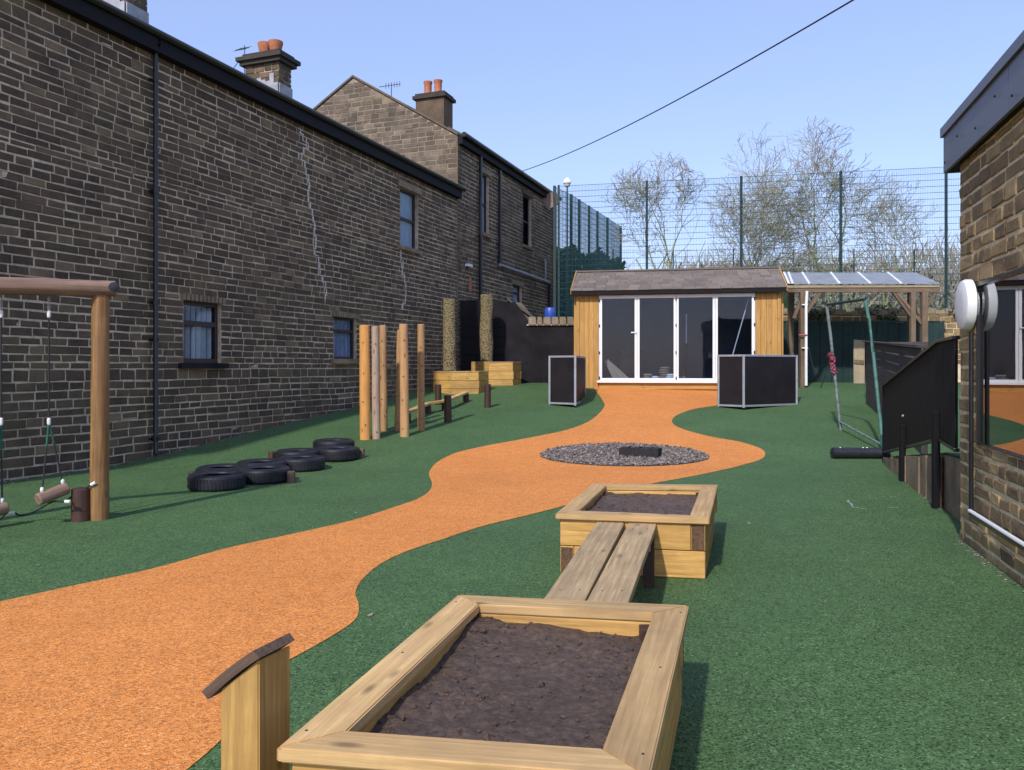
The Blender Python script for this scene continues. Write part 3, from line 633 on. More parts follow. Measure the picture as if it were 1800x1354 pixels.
# ------------------------------------------------------------------ the taller house beyond
def tall_house():
    s0 = SE + .03; s1 = 33.3 / U1.y; ZT = EYE + 6.99; d = 7.28; pk = EYE + 9.21; cv = O1 + U1 * s0
    t = thing('tall_stone_house', WP(s0 + 4, gz(28)), 'taller stone house with brown gable end beyond the long house', 'house')
    hole = lambda pl, pr, pt, pb: (W(pl, 0)[0], W(pr, 0)[0], W(pl, pb)[1], W(pl, pt)[1])
    h1 = hole(842, 859, 300, 407); h2 = hole(919, 934, 340, 430); h3 = hole(902, 917, 500, 532)
    holes = [h1, h2, h3]
    ext = [(h[0] - .13, h[1] + .13, h[3], h[3] + .17) for h in holes] + [(h[0] - .12, h[1] + .12, h[2] - .1, h[2]) for h in holes]
    st = stones(O1, U1, N1, lambda z: s0, lambda z: s1, .3, ZT - .1, (.115, .15), (.20, .42), holes + ext, seed=21, gap=.018)
    link_stones(st, 'sooty_stone', t, single=120)
    obj('mortar_wall', slab(O1, U1, N1, s0, s1, -.2, ZT, .32, holes), 'mortar', t)
    # gable end facing the viewer
    v = -N1; hw = d / 2; rs = (pk - ZT) / hw
    ga = lambda z: 0.0 if z < ZT else (z - ZT) / rs
    gb = lambda z: d if z < ZT else d - (z - ZT) / rs
    O = O1 + U1 * (s0 + .0)
    st = stones(O, v, -U1, lambda z: ga(z) + .01, lambda z: gb(z) - .01, EYE + 3.2, pk - .15, (.125, .165), (.22, .42), seed=31, gap=.016)
    link_stones(st, 'gable_stone', t, single=300)
    mb = MB(); pts = [O + Zv * -.2, O + v * d + Zv * -.2, O + v * d + Zv * ZT, O + v * hw + Zv * pk, O + Zv * ZT]; mb.hexa(pts, [p + U1 * .3 for p in pts]); obj('gable_wall', mb, 'gable_mortar', t)
    mb = MB()
    for a, b in ((0, hw), (d, hw)):
        q0 = O + v * (a + (-.02 if a == 0 else .02)) + Zv * (ZT + .02) - U1 * .05; q1 = O + v * b + Zv * (pk + .02) - U1 * .05
        n_ = Zv * .07; mb.hexa([q0, q0 + U1 * .35, q1 + U1 * .35, q1], [q0 + n_, q0 + U1 * .35 + n_, q1 + U1 * .35 + n_, q1 + n_])
    obj('gable_coping', mb, 'gable_stone', t)
    mb = MB()
    for a, zz in ((-.2, ZT + .0), (d + .2, ZT)):
        q = [WP(s0 + .3, zz, -a), WP(s1 + .1, zz, -a), WP(s1 + .1, pk, -hw), WP(s0 + .3, pk, -hw)]; mb.hexa(q, [p + Zv * .06 for p in q])
    roof = obj('roof', mb, 'slate', t)
    mb = MB(); mb.hexa([WP(s0 + .31, -.2, -.33), WP(s1, -.2, -.33), WP(s1, -.2, -d), WP(s0 + .31, -.2, -d)], [WP(s0 + .31, ZT, -.33), WP(s1, ZT, -.33), WP(s1, ZT, -d), WP(s0 + .31, ZT, -d)]); obj('back_wall', mb, 'sooty_stone', t)
    mb = MB(); mb.box(WP((s0 + s1) / 2, ZT - .12, .08), U1 * ((s1 - s0) / 2), N1 * .08, Zv * .12); obj('eaves_board', mb, 'black_paint', t)
    mb = MB(); mb.tube([WP(s0 - .02, ZT + .03, .22), WP(s1 + .1, ZT + .03, .22)], .08, 8); obj('gutter', mb, 'black_gloss', t)
    window(t, WP, h1, .12, split=.5, fmat='dark_frame', curtain='blind_white', lintel='lintel_stone', sill='concrete', fw=.05, label='upstairs sash window with a pale blind')
    window(t, WP, h2, .14, split=.5, fmat='dark_frame', lintel='sooty_stone', sill='concrete', glass='dark_glass', label='dark upstairs window')
    window(t, WP, h3, .12, split=.4, curtain='blind_white', lintel='lintel_stone', sill='concrete', label='little lower window with pale curtain')
    def pipe(px, pt, pb, r=.05): s = W(px, 0)[0]; return tubeobj('downpipe', [WP(s, W(px, pt)[1], .1), WP(s, W(px, pb)[1], .1)], r, 'black_gloss', t, 8)
    pipe(840, 275, 555, .055); pipe(874, 300, 468, .055); pipe(972, 362, 560, .06)
    a, b = W(873, 466), W(961, 497)
    tubeobj('drain_pipe', [WP(a[0], a[1], .12), WP(b[0], b[1], .12)], .055, 'alu', t, 8); pipe(962, 495, 570, .055)
    tubeobj('soil_pipe', [WP(W(955, 0)[0], W(955, 455)[1], .09), WP(W(955, 0)[0], W(955, 490)[1], .09)], .04, 'alu', t, 8)
    mb = MB(); s, z = W(962, 366); c = WP(s, z, .32); mb.lathe([(.02, 0), (.2, .03), (.33, .1), (.34, .11), (.2, .045), (.02, .015)], 18, align(c, c + Vector((-.3, -1, .3))) @ Matrix.Rotation(R(90), 4, 'Y'), closed=True); mb.tube([c, WP(s, z - .2, 0)], .02, 6)
    mb.tube([c, c + Vector((-.1, -.35, .05))], .012, 5); obj('satellite_dish', mb, 'dish', t, smooth=True)
    # stack on the gable, two straight red pots
    c = O + v * .95 + U1 * .35; zt = EYE + 8.15; mb = MB(); mb.box(c + Zv * ((ZT + zt) / 2 + .1), v * .48, U1 * .32, Zv * ((zt - ZT) / 2 + .0)); ch = obj('chimney', mb, 'sooty_stone', roof)
    mb = MB(); mb.box(c + Zv * (zt + .16), v * .56, U1 * .40, Zv * .05); mb.box(c + Zv * (zt + .25), v * .50, U1 * .34, Zv * .038); obj('chimney_cap', mb, 'cap_stone', roof)
    for q in (-.13, .22):
        mb = MB(); mb.lathe([(.13, 0), (.125, .05), (.115, .1), (.12, .38), (.14, .42), (.14, .46), (.11, .46), (.1, .3), (.01, .1)], 16, Matrix.Translation(c + v * q + Zv * (zt + .285))); obj('pot', mb, 'terracotta', roof, smooth=True)
    mb = MB(); b = P(688, 150, 25.3); mb.tube([b - Zv * .45, b + Zv * .05], .014, 5); mb.tube([b - v * .32, b + v * .45], .011, 5)
    for i in range(6): q = b + v * (-.3 + .1 * i); mb.tube([q - Zv * .09, q + Zv * .09], .008, 4)
    obj('aerial', mb, 'black_gloss', roof)
    mb = MB(); b = WP(W(820, 0)[0], W(820, 467)[1], .08); mb.box(b, U1 * .16, N1 * .06, Zv * .04); obj('lamp', mb, 'white_plastic', t)
    s, z = W(826, 500); mb = MB(); mb.box(WP(s, z, .01), U1 * .1, N1 * .012, Zv * .22); obj('air_brick', mb, 'terracotta', t)
tall_house()

# ------------------------------------------------------------------ black yard wall with stone coping
def yard_wall():
    Y = 24.3; t = thing('yard_wall', (P(900, 0, Y).x, Y, gz(Y)), 'black-painted yard wall with pale stone copings left of the summerhouse', 'wall')
    X = lambda px: (px - CX) / F * Y
    Z = lambda py: EYE + (HY - py) / F * Y
    mb = MB(); pts = [(X(808), Z(528)), (X(880), Z(528)), (X(893), Z(533)), (X(905), Z(530)), (X(935), Z(572)), (X(1016), Z(572)), (X(1016), gz(Y) - .2), (X(808), gz(Y) - .2)]
    mb.hexa([Vector((x, Y, z)) for x, z in reversed(pts)], [Vector((x, Y + .3, z)) for x, z in reversed(pts)]); obj('wall_body', mb, 'black_render', t)
    mb = MB(); 
    for x0, x1 in ((812, 843), (866, 890)):
        for r in range(7):
            z = gz(Y) + .28 * r; mb.abox(X(x0) + .01, X(x1) - .01, Y - .018 - .004 * (r % 2), Y - .001, z + .012, z + .262)
    obj('board_row', mb, 'black_paint', t)
    x = X(928); rg = random.Random(2)
    while x < X(1012):
        w = rg.uniform(.18, .27); mb = MB(); a = .01 * rg.random()
        mb.hexa([Vector((x + .012, Y - .08, Z(571))), Vector((x + w - .012, Y - .08, Z(571))), Vector((x + w - .012, Y + .36, Z(571))), Vector((x + .012, Y + .36, Z(571)))],
                [Vector((x + .03, Y - .04, Z(559) + a)), Vector((x + w - .03, Y - .04, Z(559) - a)), Vector((x + w - .03, Y + .3, Z(556))), Vector((x + .03, Y + .3, Z(556)))])
        obj('coping_stone', mb, 'lintel_stone', t); x += w
    mb = MB(); mb.abox(X(926), X(1013), Y - .05, Y + .3, Z(572.5), Z(570.6)); obj('coping_bed', mb, 'gold_mortar', t)
yard_wall()
def outhouse():
    Y = 25.3; t = thing('outhouse', P(915, 640, Y), 'small brown lean-to outhouse peeping over the black yard wall', 'outbuilding')
    mb = MB(); q = [P(888, 640, Y), P(938, 640, Y), P(938, 560, Y), P(918, 533, Y), P(898, 530, Y), P(888, 545, Y)]; mb.hexa(q, [p + Vector((0, 1.5, 0)) for p in q]); obj('wall', mb, 'gable_stone', t)
    mb = MB(); a, b = P(892, 528, Y), P(940, 562, Y); mb.hexa([a - Vector((0, .1, 0)), b - Vector((0, .1, 0)), b + Vector((0, 1.6, 0)), a + Vector((0, 1.6, 0))], [v + Zv * .08 + Vector((0, y, 0)) for v, y in ((a, -.1), (b, -.1), (b, 1.6), (a, 1.6))]); obj('roof', mb, 'slate', t)
outhouse()
q = P(967, 557, 26.5); t = thing('blue_barrel', (q.x, q.y, q.z - .02), 'blue plastic barrel top showing above the coping of the black wall', 'barrel')
mb = MB(); mb.lathe([(.15, -1.9), (.19, -1.8), (.20, -1.0), (.19, .0), (.20, .05), (.18, .27), (.16, .3)], 18, Matrix.Translation(q)); obj('body', mb, 'blue_plastic', t, smooth=True)
mb = MB(); mb.lathe([(.05, 0), (.05, .03)], 10, Matrix.Translation(q + Vector((.06, 0, .3)))); obj('cap', mb, 'black_paint', t)

# ------------------------------------------------------------------ right-hand stone building
def right_building():
    sC = 7.1 / U2.y; s0 = 2.2 / U2.y; ZB = EYE + 1.80
    t = thing('stone_annexe', RP(sC - 1, 0, -1), 'low golden-brown stone building at the right edge with dark fascia', 'building')
    hz0, hz1 = EYE - .64, EYE + .69; hS = 6.57 / U2.y; hE = 3.6 / U2.y; hole = (hE, hS, hz0, hz1)
    st = stones(O2, U2, N2, lambda z: s0, lambda z: sC, -.06, ZB, (.115, .145), (.15, .34), [hole], seed=41, gap=.022, proud=(.004, .016))
    link_stones(st, 'gold_stone', t)
    obj('mortar_wall', slab(O2, U2, N2, s0, sC, -.3, ZB, .25, [hole]), 'gold_mortar', t)
    mb = MB(); mb.hexa([RP(sC - .25, -.3, -.25), RP(sC, -.3, -.25), RP(sC, -.3, -5), RP(sC - .25, -.3, -5)], [RP(sC - .25, ZB, -.25), RP(sC, ZB, -.25), RP(sC, ZB, -5), RP(sC - .25, ZB, -5)]); obj('end_wall', mb, 'gold_stone', t)
    st = stones(RP(sC, 0), -N2, U2, lambda z: .02, lambda z: 3.0, -.06, ZB, (.135, .165), (.2, .36), seed=43, gap=.022, proud=(.01, .03))
    mb = MB(); [mb.add(V, SF) for V in st]; obj('end_stonework', mb, 'gold_stone', t, kind='stuff')
    # flat roof and fascia panels
    mb = MB(); q = [RP(s0, 0, .055), RP(sC + .25, 0, .055), RP(sC + .25, 0, -5.2), RP(s0, 0, -5.2)]; mb.hexa([v + Zv * (ZB + .30) for v in q], [v + Zv * (ZB + .33) for v in q])
    mb.hexa([v + Zv * (ZB + .0) for v in q], [v + Zv * (ZB + .03) for v in q]); obj('roof', mb, 'black_paint', t)
    L = 1.86; s = sC + .25
    while s > s0:
        a = max(s - L, s0); mb = MB(); mb.box(RP((a + s) / 2, ZB + .155, .07), U2 * ((s - a) / 2 - .004), N2 * .013, Zv * .165); f = obj('fascia_panel', mb, 'fascia_grey', t)
        for k, zz in ((.12, -.09), (.55, .03), (1.1, -.06), (1.6, .03)):
            if s - k > a: mb = MB(); mb.lathe([(.011, -.004), (.008, .006)], 8, align(RP(s - k, ZB + .15 + zz, .083), RP(s - k, ZB + .15 + zz, .115)) @ Matrix.Rotation(R(90), 4, 'Y')); obj('bolt', mb, 'black_paint', f)
        s = a
    mb = MB(); mb.box(RP((s0 + sC + .27) / 2, ZB + .365, .065), U2 * ((sC + .29 - s0) / 2), N2 * .04, Zv * .042); obj('roof_trim', mb, 'fascia_grey', t)
    mb = MB(); mb.box(RP(sC + .262, ZB + .155, -2.59), U2 * .012, N2 * 2.65, Zv * .165); obj('end_fascia', mb, 'fascia_grey', t)
    # window: thin black surround and one dark reflecting sheet of glass
    mb = MB()
    for (a, b, c, d) in ((hE, hS, hz1 - .03, hz1), (hE, hS, hz0, hz0 + .015), (hS - .015, hS, hz0 + .015, hz1 - .03), (hE, hE + .015, hz0 + .015, hz1 - .03)):
        mb.box(RP((a + b) / 2, (c + d) / 2, -.012), U2 * ((b - a) / 2), N2 * .03, Zv * ((d - c) / 2))
    w = obj('window', mb, 'black_gloss', t, label='large dark window mirroring the summerhouse and the orange path')
    mb = MB(); mb.box(RP((hE + hS) / 2, (hz0 + hz1) / 2 - .01, -.012), U2 * ((hS - hE) / 2 - .014), N2 * .004, Zv * ((hz1 - hz0) / 2 - .02)); obj('pane', mb, 'mirror_glass', w)
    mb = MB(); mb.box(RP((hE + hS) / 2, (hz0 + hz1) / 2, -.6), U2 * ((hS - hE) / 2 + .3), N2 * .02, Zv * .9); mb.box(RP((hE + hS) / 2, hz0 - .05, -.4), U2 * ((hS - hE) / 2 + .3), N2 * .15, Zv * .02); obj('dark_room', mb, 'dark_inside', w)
    # round white lamp between corner and window
    s = 6.68 / U2.y; zc = EYE + (HY - 536) / F * 6.68
    mb = MB(); mb.lathe([(.19, 0), (.215, .012), (.215, .05), (.20, .078), (.165, .092), (.10, .10), (.02, .102)], 32, Matrix.Translation(RP(s, zc, .022)) @ (Matrix((U2, Zv, N2)).transposed().to_4x4())); obj('wall_lamp', mb, 'white_plastic', t, smooth=True)
    # pipes
    zp = EYE - 1.205; mb = MB(); mb.lathe([(.16, -.021), (.16, .0), (.15, .001)], 28, Matrix.Translation(RP(s, zc, .022)) @ (Matrix((U2, Zv, N2)).transposed().to_4x4())); obj('lamp_bracket', mb, 'alu', t)
    tubeobj('downpipe', [RP(hS + .015, zc - .23, .05), RP(hS + .015, zp - .02, .05)], .018, 'black_gloss', t, 8)
    tubeobj('conduit', [RP(hS + .02, zp + .012, .06), RP(s0, zp + .012, .06)], .016, 'white_plastic', t, 8)
    tubeobj('cable', [RP(hS + .02, zp - .024, .05), RP(s0, zp - .024, .05)], .016, 'black_gloss', t, 8)  # black tube along the lower edge of the white one
right_building()

# ------------------------------------------------------------------ ramp, retaining wall, slatted fence
FA = Vector((5.80, 12.4)); FB = Vector((4.60, 8.57)); FC = Vector((4.16, 7.45))
def ramp():
    t = thing('ramp', (7, 10, 0), 'raised green ramp held by a stained concrete edge beside the stone building', 'ramp')
    base = [FA + Vector((.12, .3)), FA + Vector((.03, 0)), FB + Vector((.05, 0)), FC + Vector((.05, -.22)), Vector((9.5, 5.6)), Vector((9.5, 12.7))]
    tz = [EYE - 1.47, EYE - 1.40, EYE - .93, EYE - .86, EYE - .86, EYE - 1.45]
    mb = MB(); b = [Vector((p.x, p.y, -.1)) for p in base]; tp = [Vector((p.x, p.y, z)) for p, z in zip(base, tz)]
    mb.hexa(b, [v - Zv * .02 for v in tp]); obj('concrete_edge', mb, 'concrete', t)
    mb = MB(); tp2 = [v + (Vector((7.5, 9.5, v.z)) - v) * .012 for v in tp]; mb.hexa([v - Zv * .015 for v in tp2], [v + Zv * .008 for v in tp2]); obj('ramp_surface', mb, 'green_crumb', t)
    rg = random.Random(9); q = 0.0; L = (FB - FA).length; d2 = (FB - FA).normalized(); nn = Vector((-abs(d2.y), d2.x if d2.x < 0 else -d2.x)); nn = Vector((d2.y, -d2.x)); 
    if nn.x > 0: nn = -nn
    while q < L:
        w = rg.uniform(.35, .7); a = FA + d2 * (q + .012); b_ = FA + d2 * (min(q + w, L) - .012); f0 = q / L; f1 = min(q + w, L) / L; hh = lambda f: EYE - 1.40 + .47 * f
        mb = MB(); o = Vector((nn.x, nn.y, 0)) * rg.uniform(.012, .035)
        pa, pb = Vector((a.x, a.y, -.05)) + o, Vector((b_.x, b_.y, -.05)) + o; pc, pd = Vector((b_.x, b_.y, hh(f1) - .02 + rg.uniform(-.03, .02))) + o, Vector((a.x, a.y, hh(f0) - .02 + rg.uniform(-.03, .02))) + o
        bk = Vector((-nn.x, -nn.y, 0)) * .06; mb.hexa([pa, pb, pc, pd], [v + bk for v in (pa, pb, pc, pd)]); obj('edging_slab', mb, 'concrete', t); q += w
ramp()
def slat_fence():
    t = thing('slatted_fence', (FB.x, FB.y, 0), 'black metal slatted fence stepping up beside the stone building', 'fence')
    zb = lambda f: EYE - 1.33 + (1.33 - .78) * f
    zt = lambda f: EYE - .29 + (.29 + .275) * f
    V3 = lambda p, z: Vector((p.x, p.y, z))
    d = (FB - FA); L = d.length; dn = Vector((d.x, d.y, 0)).normalized(); k = int(L / .105); nn = Vector((dn.y, -dn.x, 0))
    for i in range(k):
        f = (i + .5) / k; p = FA + d * f; w = L / k * .5 - .007; f0, f1 = (i + .1) / k, (i + .9) / k; mb = MB(); c = V3(p, 0); o = nn * .012
        mb.hexa([c - dn * w + o + Zv * (zb(f0) + .02), c + dn * w + o + Zv * (zb(f1) + .02), c + dn * w - o + Zv * (zb(f1) + .02), c - dn * w - o + Zv * (zb(f0) + .02)], [c - dn * w + o + Zv * (zt(f0) - .01), c + dn * w + o + Zv * (zt(f1) - .01), c + dn * w - o + Zv * (zt(f1) - .01), c - dn * w - o + Zv * (zt(f0) - .01)])
        obj('slat', mb, 'black_paint', t)
    d3 = (FC - FB); L3 = d3.length; dn3 = Vector((d3.x, d3.y, 0)).normalized(); k3 = 9; nn3 = Vector((dn3.y, -dn3.x, 0))
    for i in range(k3):
        p = FB + d3 * ((i + .5) / k3); mb = MB(); mb.box(V3(p, (zb(1) + zt(1)) / 2 + .01), dn3 * (L3 / k3 * .5 - .014), nn3 * .012, Zv * ((zt(1) - zb(1)) / 2 - .01)); obj('slat', mb, 'black_paint', t)
    for (a, b, za, zb_, nm) in ((FA, FB, zt(0), zt(1), 'top_rail'), (FB, FC, zt(1), zt(1), 'top_rail'), (FA, FB, zb(0), zb(1), 'bottom_rail'), (FB, FC, zb(1), zb(1), 'bottom_rail')):
        board(nm, V3(a, za), V3(b, zb_), .075 if nm == 'top_rail' else .05, .035, 'black_gloss', t)
    for p, f in ((FA + d * .47, .47), (FB, 1.0)):
        pz = gz(p.y); o = Vector((-.05, -.02, 0)); board('post', V3(p, pz - .02) + o, V3(p, zb(f) + .3) + o, .065, .065, 'black_paint', t)
    board('post', V3(FA, gz(FA.y) - .1), V3(FA, zt(0)), .05, .05, 'black_paint', t)
    for f, z in ((.47, .28), (.47, .42)):
        p = FA + d * f; mb = MB(); mb.lathe([(.018, 0), (.012, .012)], 10, align(V3(p, zb(f) + z) - nn * .0, V3(p, zb(f) + z) + Vector((-1, -.3, 0))) @ Matrix.Translation((-.48, 0, 0)) @ Matrix.Rotation(R(90), 4, 'Y')); obj('bolt', mb, 'screw_steel', t)
slat_fence()
a, b = G(1462, 806), G(1562, 806); a.z += .085; b.z += .085
t = thing('black_sleeper', (a + b) / 2 - Zv * .085, 'black rounded sleeper lying on the green at the foot of the slatted fence', 'sleeper')
log('beam', a, b, .09, .09, 'rubber', t, 14, 3)
mb = MB()
for f in (.15, .55, .62): mb.lathe([(.018, 0), (.012, .01)], 8, Matrix.Translation(a.lerp(b, f) + Zv * .085))
obj('bolt', mb, 'screw_steel', t)

# ------------------------------------------------------------------ sleeper planters in the foreground
def planter(tn, label, corners_px, h, base_z, single, plank_w=.145):
    c = []
    for (px, py) in corners_px:
        Y = F * h / (py - HY); c.append(Vector(((px - CX) / F * Y, Y, EYE - h)))
    FL, FR, NR, NL = c; ctr = sum(c, Vector()) / 4
    t = thing(tn, (ctr.x, ctr.y, base_z), label, 'planter', 'timber sand planters joined by a plank bridge')
    th = .042; zc = EYE - h - th / 2
    ex = (FR - FL).normalized(); ey = (FL - NL).normalized(); W_ = plank_w
    # rim boards, mitred or butted: long sides run full length, ends between them
    def rim(p, q, r, s):
        mb = MB(); lo = -Zv * th; x = (q - p).normalized(); up = Zv; m = align(p, q, up); m.translation = (p + q + r + s) / 4
        inv = m.inverted(); mb.hexa([inv @ (v + lo) for v in (p, q, r, s)], [inv @ v for v in (p, q, r, s)])
        me = mesh_of('rim_board', mb, 'sleeper_top'); bm = bmesh.new(); bm.from_mesh(me); bmesh.ops.recalc_face_normals(bm, faces=bm.faces[:]); bmesh.ops.bevel(bm, geom=bm.edges[:], offset=.005, segments=2, affect='EDGES'); bm.to_mesh(me); bm.free()
        return obj('rim_board', me, 'sleeper_top', t, m)
    W2 = W_ * .95; g = .0018
    iFL, iFR, iNR, iNL = FL + ex * W_ - ey * W2, FR - ex * W_ - ey * W2, NR - ex * W_ + ey * W2, NL + ex * W_ + ey * W2
    rim(NL, FL, iFL, iNL); rim(FR, NR, iNR, iFR)
    rim(FL + ex * g, FR - ex * g, iFR - ex * g, iFL + ex * g); rim(NR - ex * g, NL + ex * g, iNL + ex * g, iNR - ex * g)
    # sides: courses of sleepers with log-cabin corners
    ins = .03; H = (EYE - h - th) - base_z; n = 2; hh = H / n; T = .10
    o = [NL + (ex + ey) * ins, NR + (-ex + ey) * ins, FR + (-ex - ey) * ins, FL + (ex - ey) * ins]
    for r in range(n):
        z = base_z + hh * (r + .5)
        for k in range(4):
            p, q = o[k], o[(k + 1) % 4]; dd = (q - p).normalized(); inn = Vector((-dd.y, dd.x, 0))
            s_own = r % 2 == 1; e_own = r % 2 == 0
            a = p + inn * (T / 2) + dd * (0 if s_own else T + .002); b = q + inn * (T / 2) - dd * (0 if e_own else T + .002)
            a = Vector((a.x, a.y, z)); b = Vector((b.x, b.y, z)); s_ = board('side_board', a, b, T, hh - .006, 'sleeper_new', t, bev=.006)
            for pt_, on, sg in ((a, s_own, -1), (b, e_own, 1)):
                if on: mb = MB(); mb.box(pt_ + dd * sg * .001, dd * .002, inn * (T / 2 - .006), Zv * (hh / 2 - .009)); obj('end_grain', mb, 'end_grain', s_)
    for k in range(4):
        p = o[k]; q = o[(k + 1) % 4]; dd = (q - p).normalized(); inn = Vector((-dd.y, dd.x, 0)); c0 = p + dd * (T + .045) + inn * (T + .045); board('corner_post', Vector((c0.x, c0.y, base_z)), Vector((c0.x, c0.y, base_z + H - .01)), .08, .08, 'dark_log', t)
    # soil
    n1, n2 = 84, 110; mb = MB(); A, B, C_, D = [v + (ctr - v).normalized() * (T * 1.2) for v in (NL, NR, FR, FL)]; zs = EYE - h - (.085 if single else .07)
    for j in range(n2 + 1):
        for i in range(n1 + 1):
            u_, v_ = i / n1, j / n2; p = (A * (1 - u_) + B * u_) * (1 - v_) + (D * (1 - u_) + C_ * u_) * v_
            q = Vector((p.x * 4, p.y * 4, 1.3)); e = noise.fractal(q, 1.0, 2.0, 4) * .018 + noise.fractal(q * 4.5, .8, 2.0, 4) * .0065 * (1 + 1.2 * noise.noise(q * .8)) + max(0, noise.noise(q * 2.2)) * .012
            if single: e += .035 * max(0, 1 - abs(v_ - .93) / .12) * (1 - u_) - .02 * u_ * v_
            mb.v.append(Vector((p.x, p.y, zs + e)))
    mb.f = [(j * (n1 + 1) + i, j * (n1 + 1) + i + 1, (j + 1) * (n1 + 1) + i + 1, (j + 1) * (n1 + 1) + i) for j in range(n2) for i in range(n1)]
    obj('soil', mb, 'soil', t, smooth=False)
    mb = MB(); rg = random.Random(12)
    for i in range(260 if single else 120):
        u_, v_ = rg.uniform(.02, .98), rg.uniform(.02, .98); p = (A * (1 - u_) + B * u_) * (1 - v_) + (D * (1 - u_) + C_ * u_) * v_; r = rg.uniform(.003, .012) * (1.5 if rg.random() < .08 else 1)
        q = Vector((p.x * 4, p.y * 4, 1.3)); e = noise.fractal(q, 1.0, 2.0, 4) * .018 + noise.fractal(q * 4.5, .8, 2.0, 4) * .0065 * (1 + 1.2 * noise.noise(q * .8)) + max(0, noise.noise(q * 2.2)) * .012
        if single: e += .035 * max(0, 1 - abs(v_ - .93) / .12) * (1 - u_) - .02 * u_ * v_
        cc = Vector((p.x, p.y, zs + e + r * .4)); m_ = Matrix.Rotation(rg.uniform(0, 3), 3, 'Z') @ Matrix.Rotation(rg.uniform(-.8, .8), 3, 'X')
        mb.add([cc + m_ @ Vector((v[0] * r * rg.uniform(.6, 1.5), v[1] * r * rg.uniform(.6, 1.2), v[2] * r * .8)) for v in OCT], OF)
    obj('soil_clod', mb, 'soil', t, kind='stuff')
    # screws in the rim
    for pq in ((NL, FL), (FR, NR)):
        for f in (.05, .5, .95):
            v = pq[0].lerp(pq[1], f) + (ctr - pq[0].lerp(pq[1], f)).normalized() * .05; mb = MB(); mb.lathe([(.005, 0), (.004, .0015)], 8, Matrix.Translation(v + Zv * .0002)); obj('screw', mb, 'dark_inside', t)
    return t
planter('sleeper_planter', 'large timber planter of dark soil in the foreground, nearest the camera', [(805, 1045), (1211, 1064), (1142, 1365), (485, 1315)], 1.08, 0.0, True)
planter('sleeper_planter', 'timber planter of grey sandy soil at the far end of the plank bridge', [(1042, 850), (1262, 852), (1247, 912), (976, 903)], 1.08, 0.0, False)
def bridge():
    zb = EYE - 1.155
    near_l, near_r = Vector((.134, 3.80, zb)), Vector((.545, 3.78, zb)); far_l, far_r = Vector((.622, 5.86, zb)), Vector((1.06, 5.78, zb))
    t = thing('plank_bridge', (near_l + far_r) / 2 - Zv * .3, 'two weathered boards laid as a bridge between the two foreground planters', 'plank bridge')
    for a, b in ((0.0, .485), (.515, 1.0)):
        p = near_l.lerp(near_r, (a + b) / 2); q = far_l.lerp(far_r, (a + b) / 2); board('deck_board', p, q, (near_r - near_l).length * (b - a), .045, 'deck_grey', t, bev=.006)
        for f in (.12, .5, .88):
            for g_ in (-.05, .05):
                v = p.lerp(q, f) + Vector((g_, 0, .0232)); mb = MB(); mb.lathe([(.005, 0), (.004, .0012)], 8, Matrix.Translation(v)); obj('screw', mb, 'dark_inside', t)
    for f in (.2, .8):
        p = near_l.lerp(far_l, f) - Zv * .055 + Vector((.02, 0, 0)); q = near_r.lerp(far_r, f) - Zv * .055 - Vector((.02, 0, 0)); board('bearer', p, q, .08, .06, 'sleeper_new', t)
    for f in (.14, .86):
        for k in (.1, .9):
            p = near_l.lerp(far_l, f).lerp(near_r.lerp(far_r, f), k); board('leg', Vector((p.x, p.y, -.01)), Vector((p.x, p.y, zb - .03)), .07, .07, 'dark_log', t)
bridge()
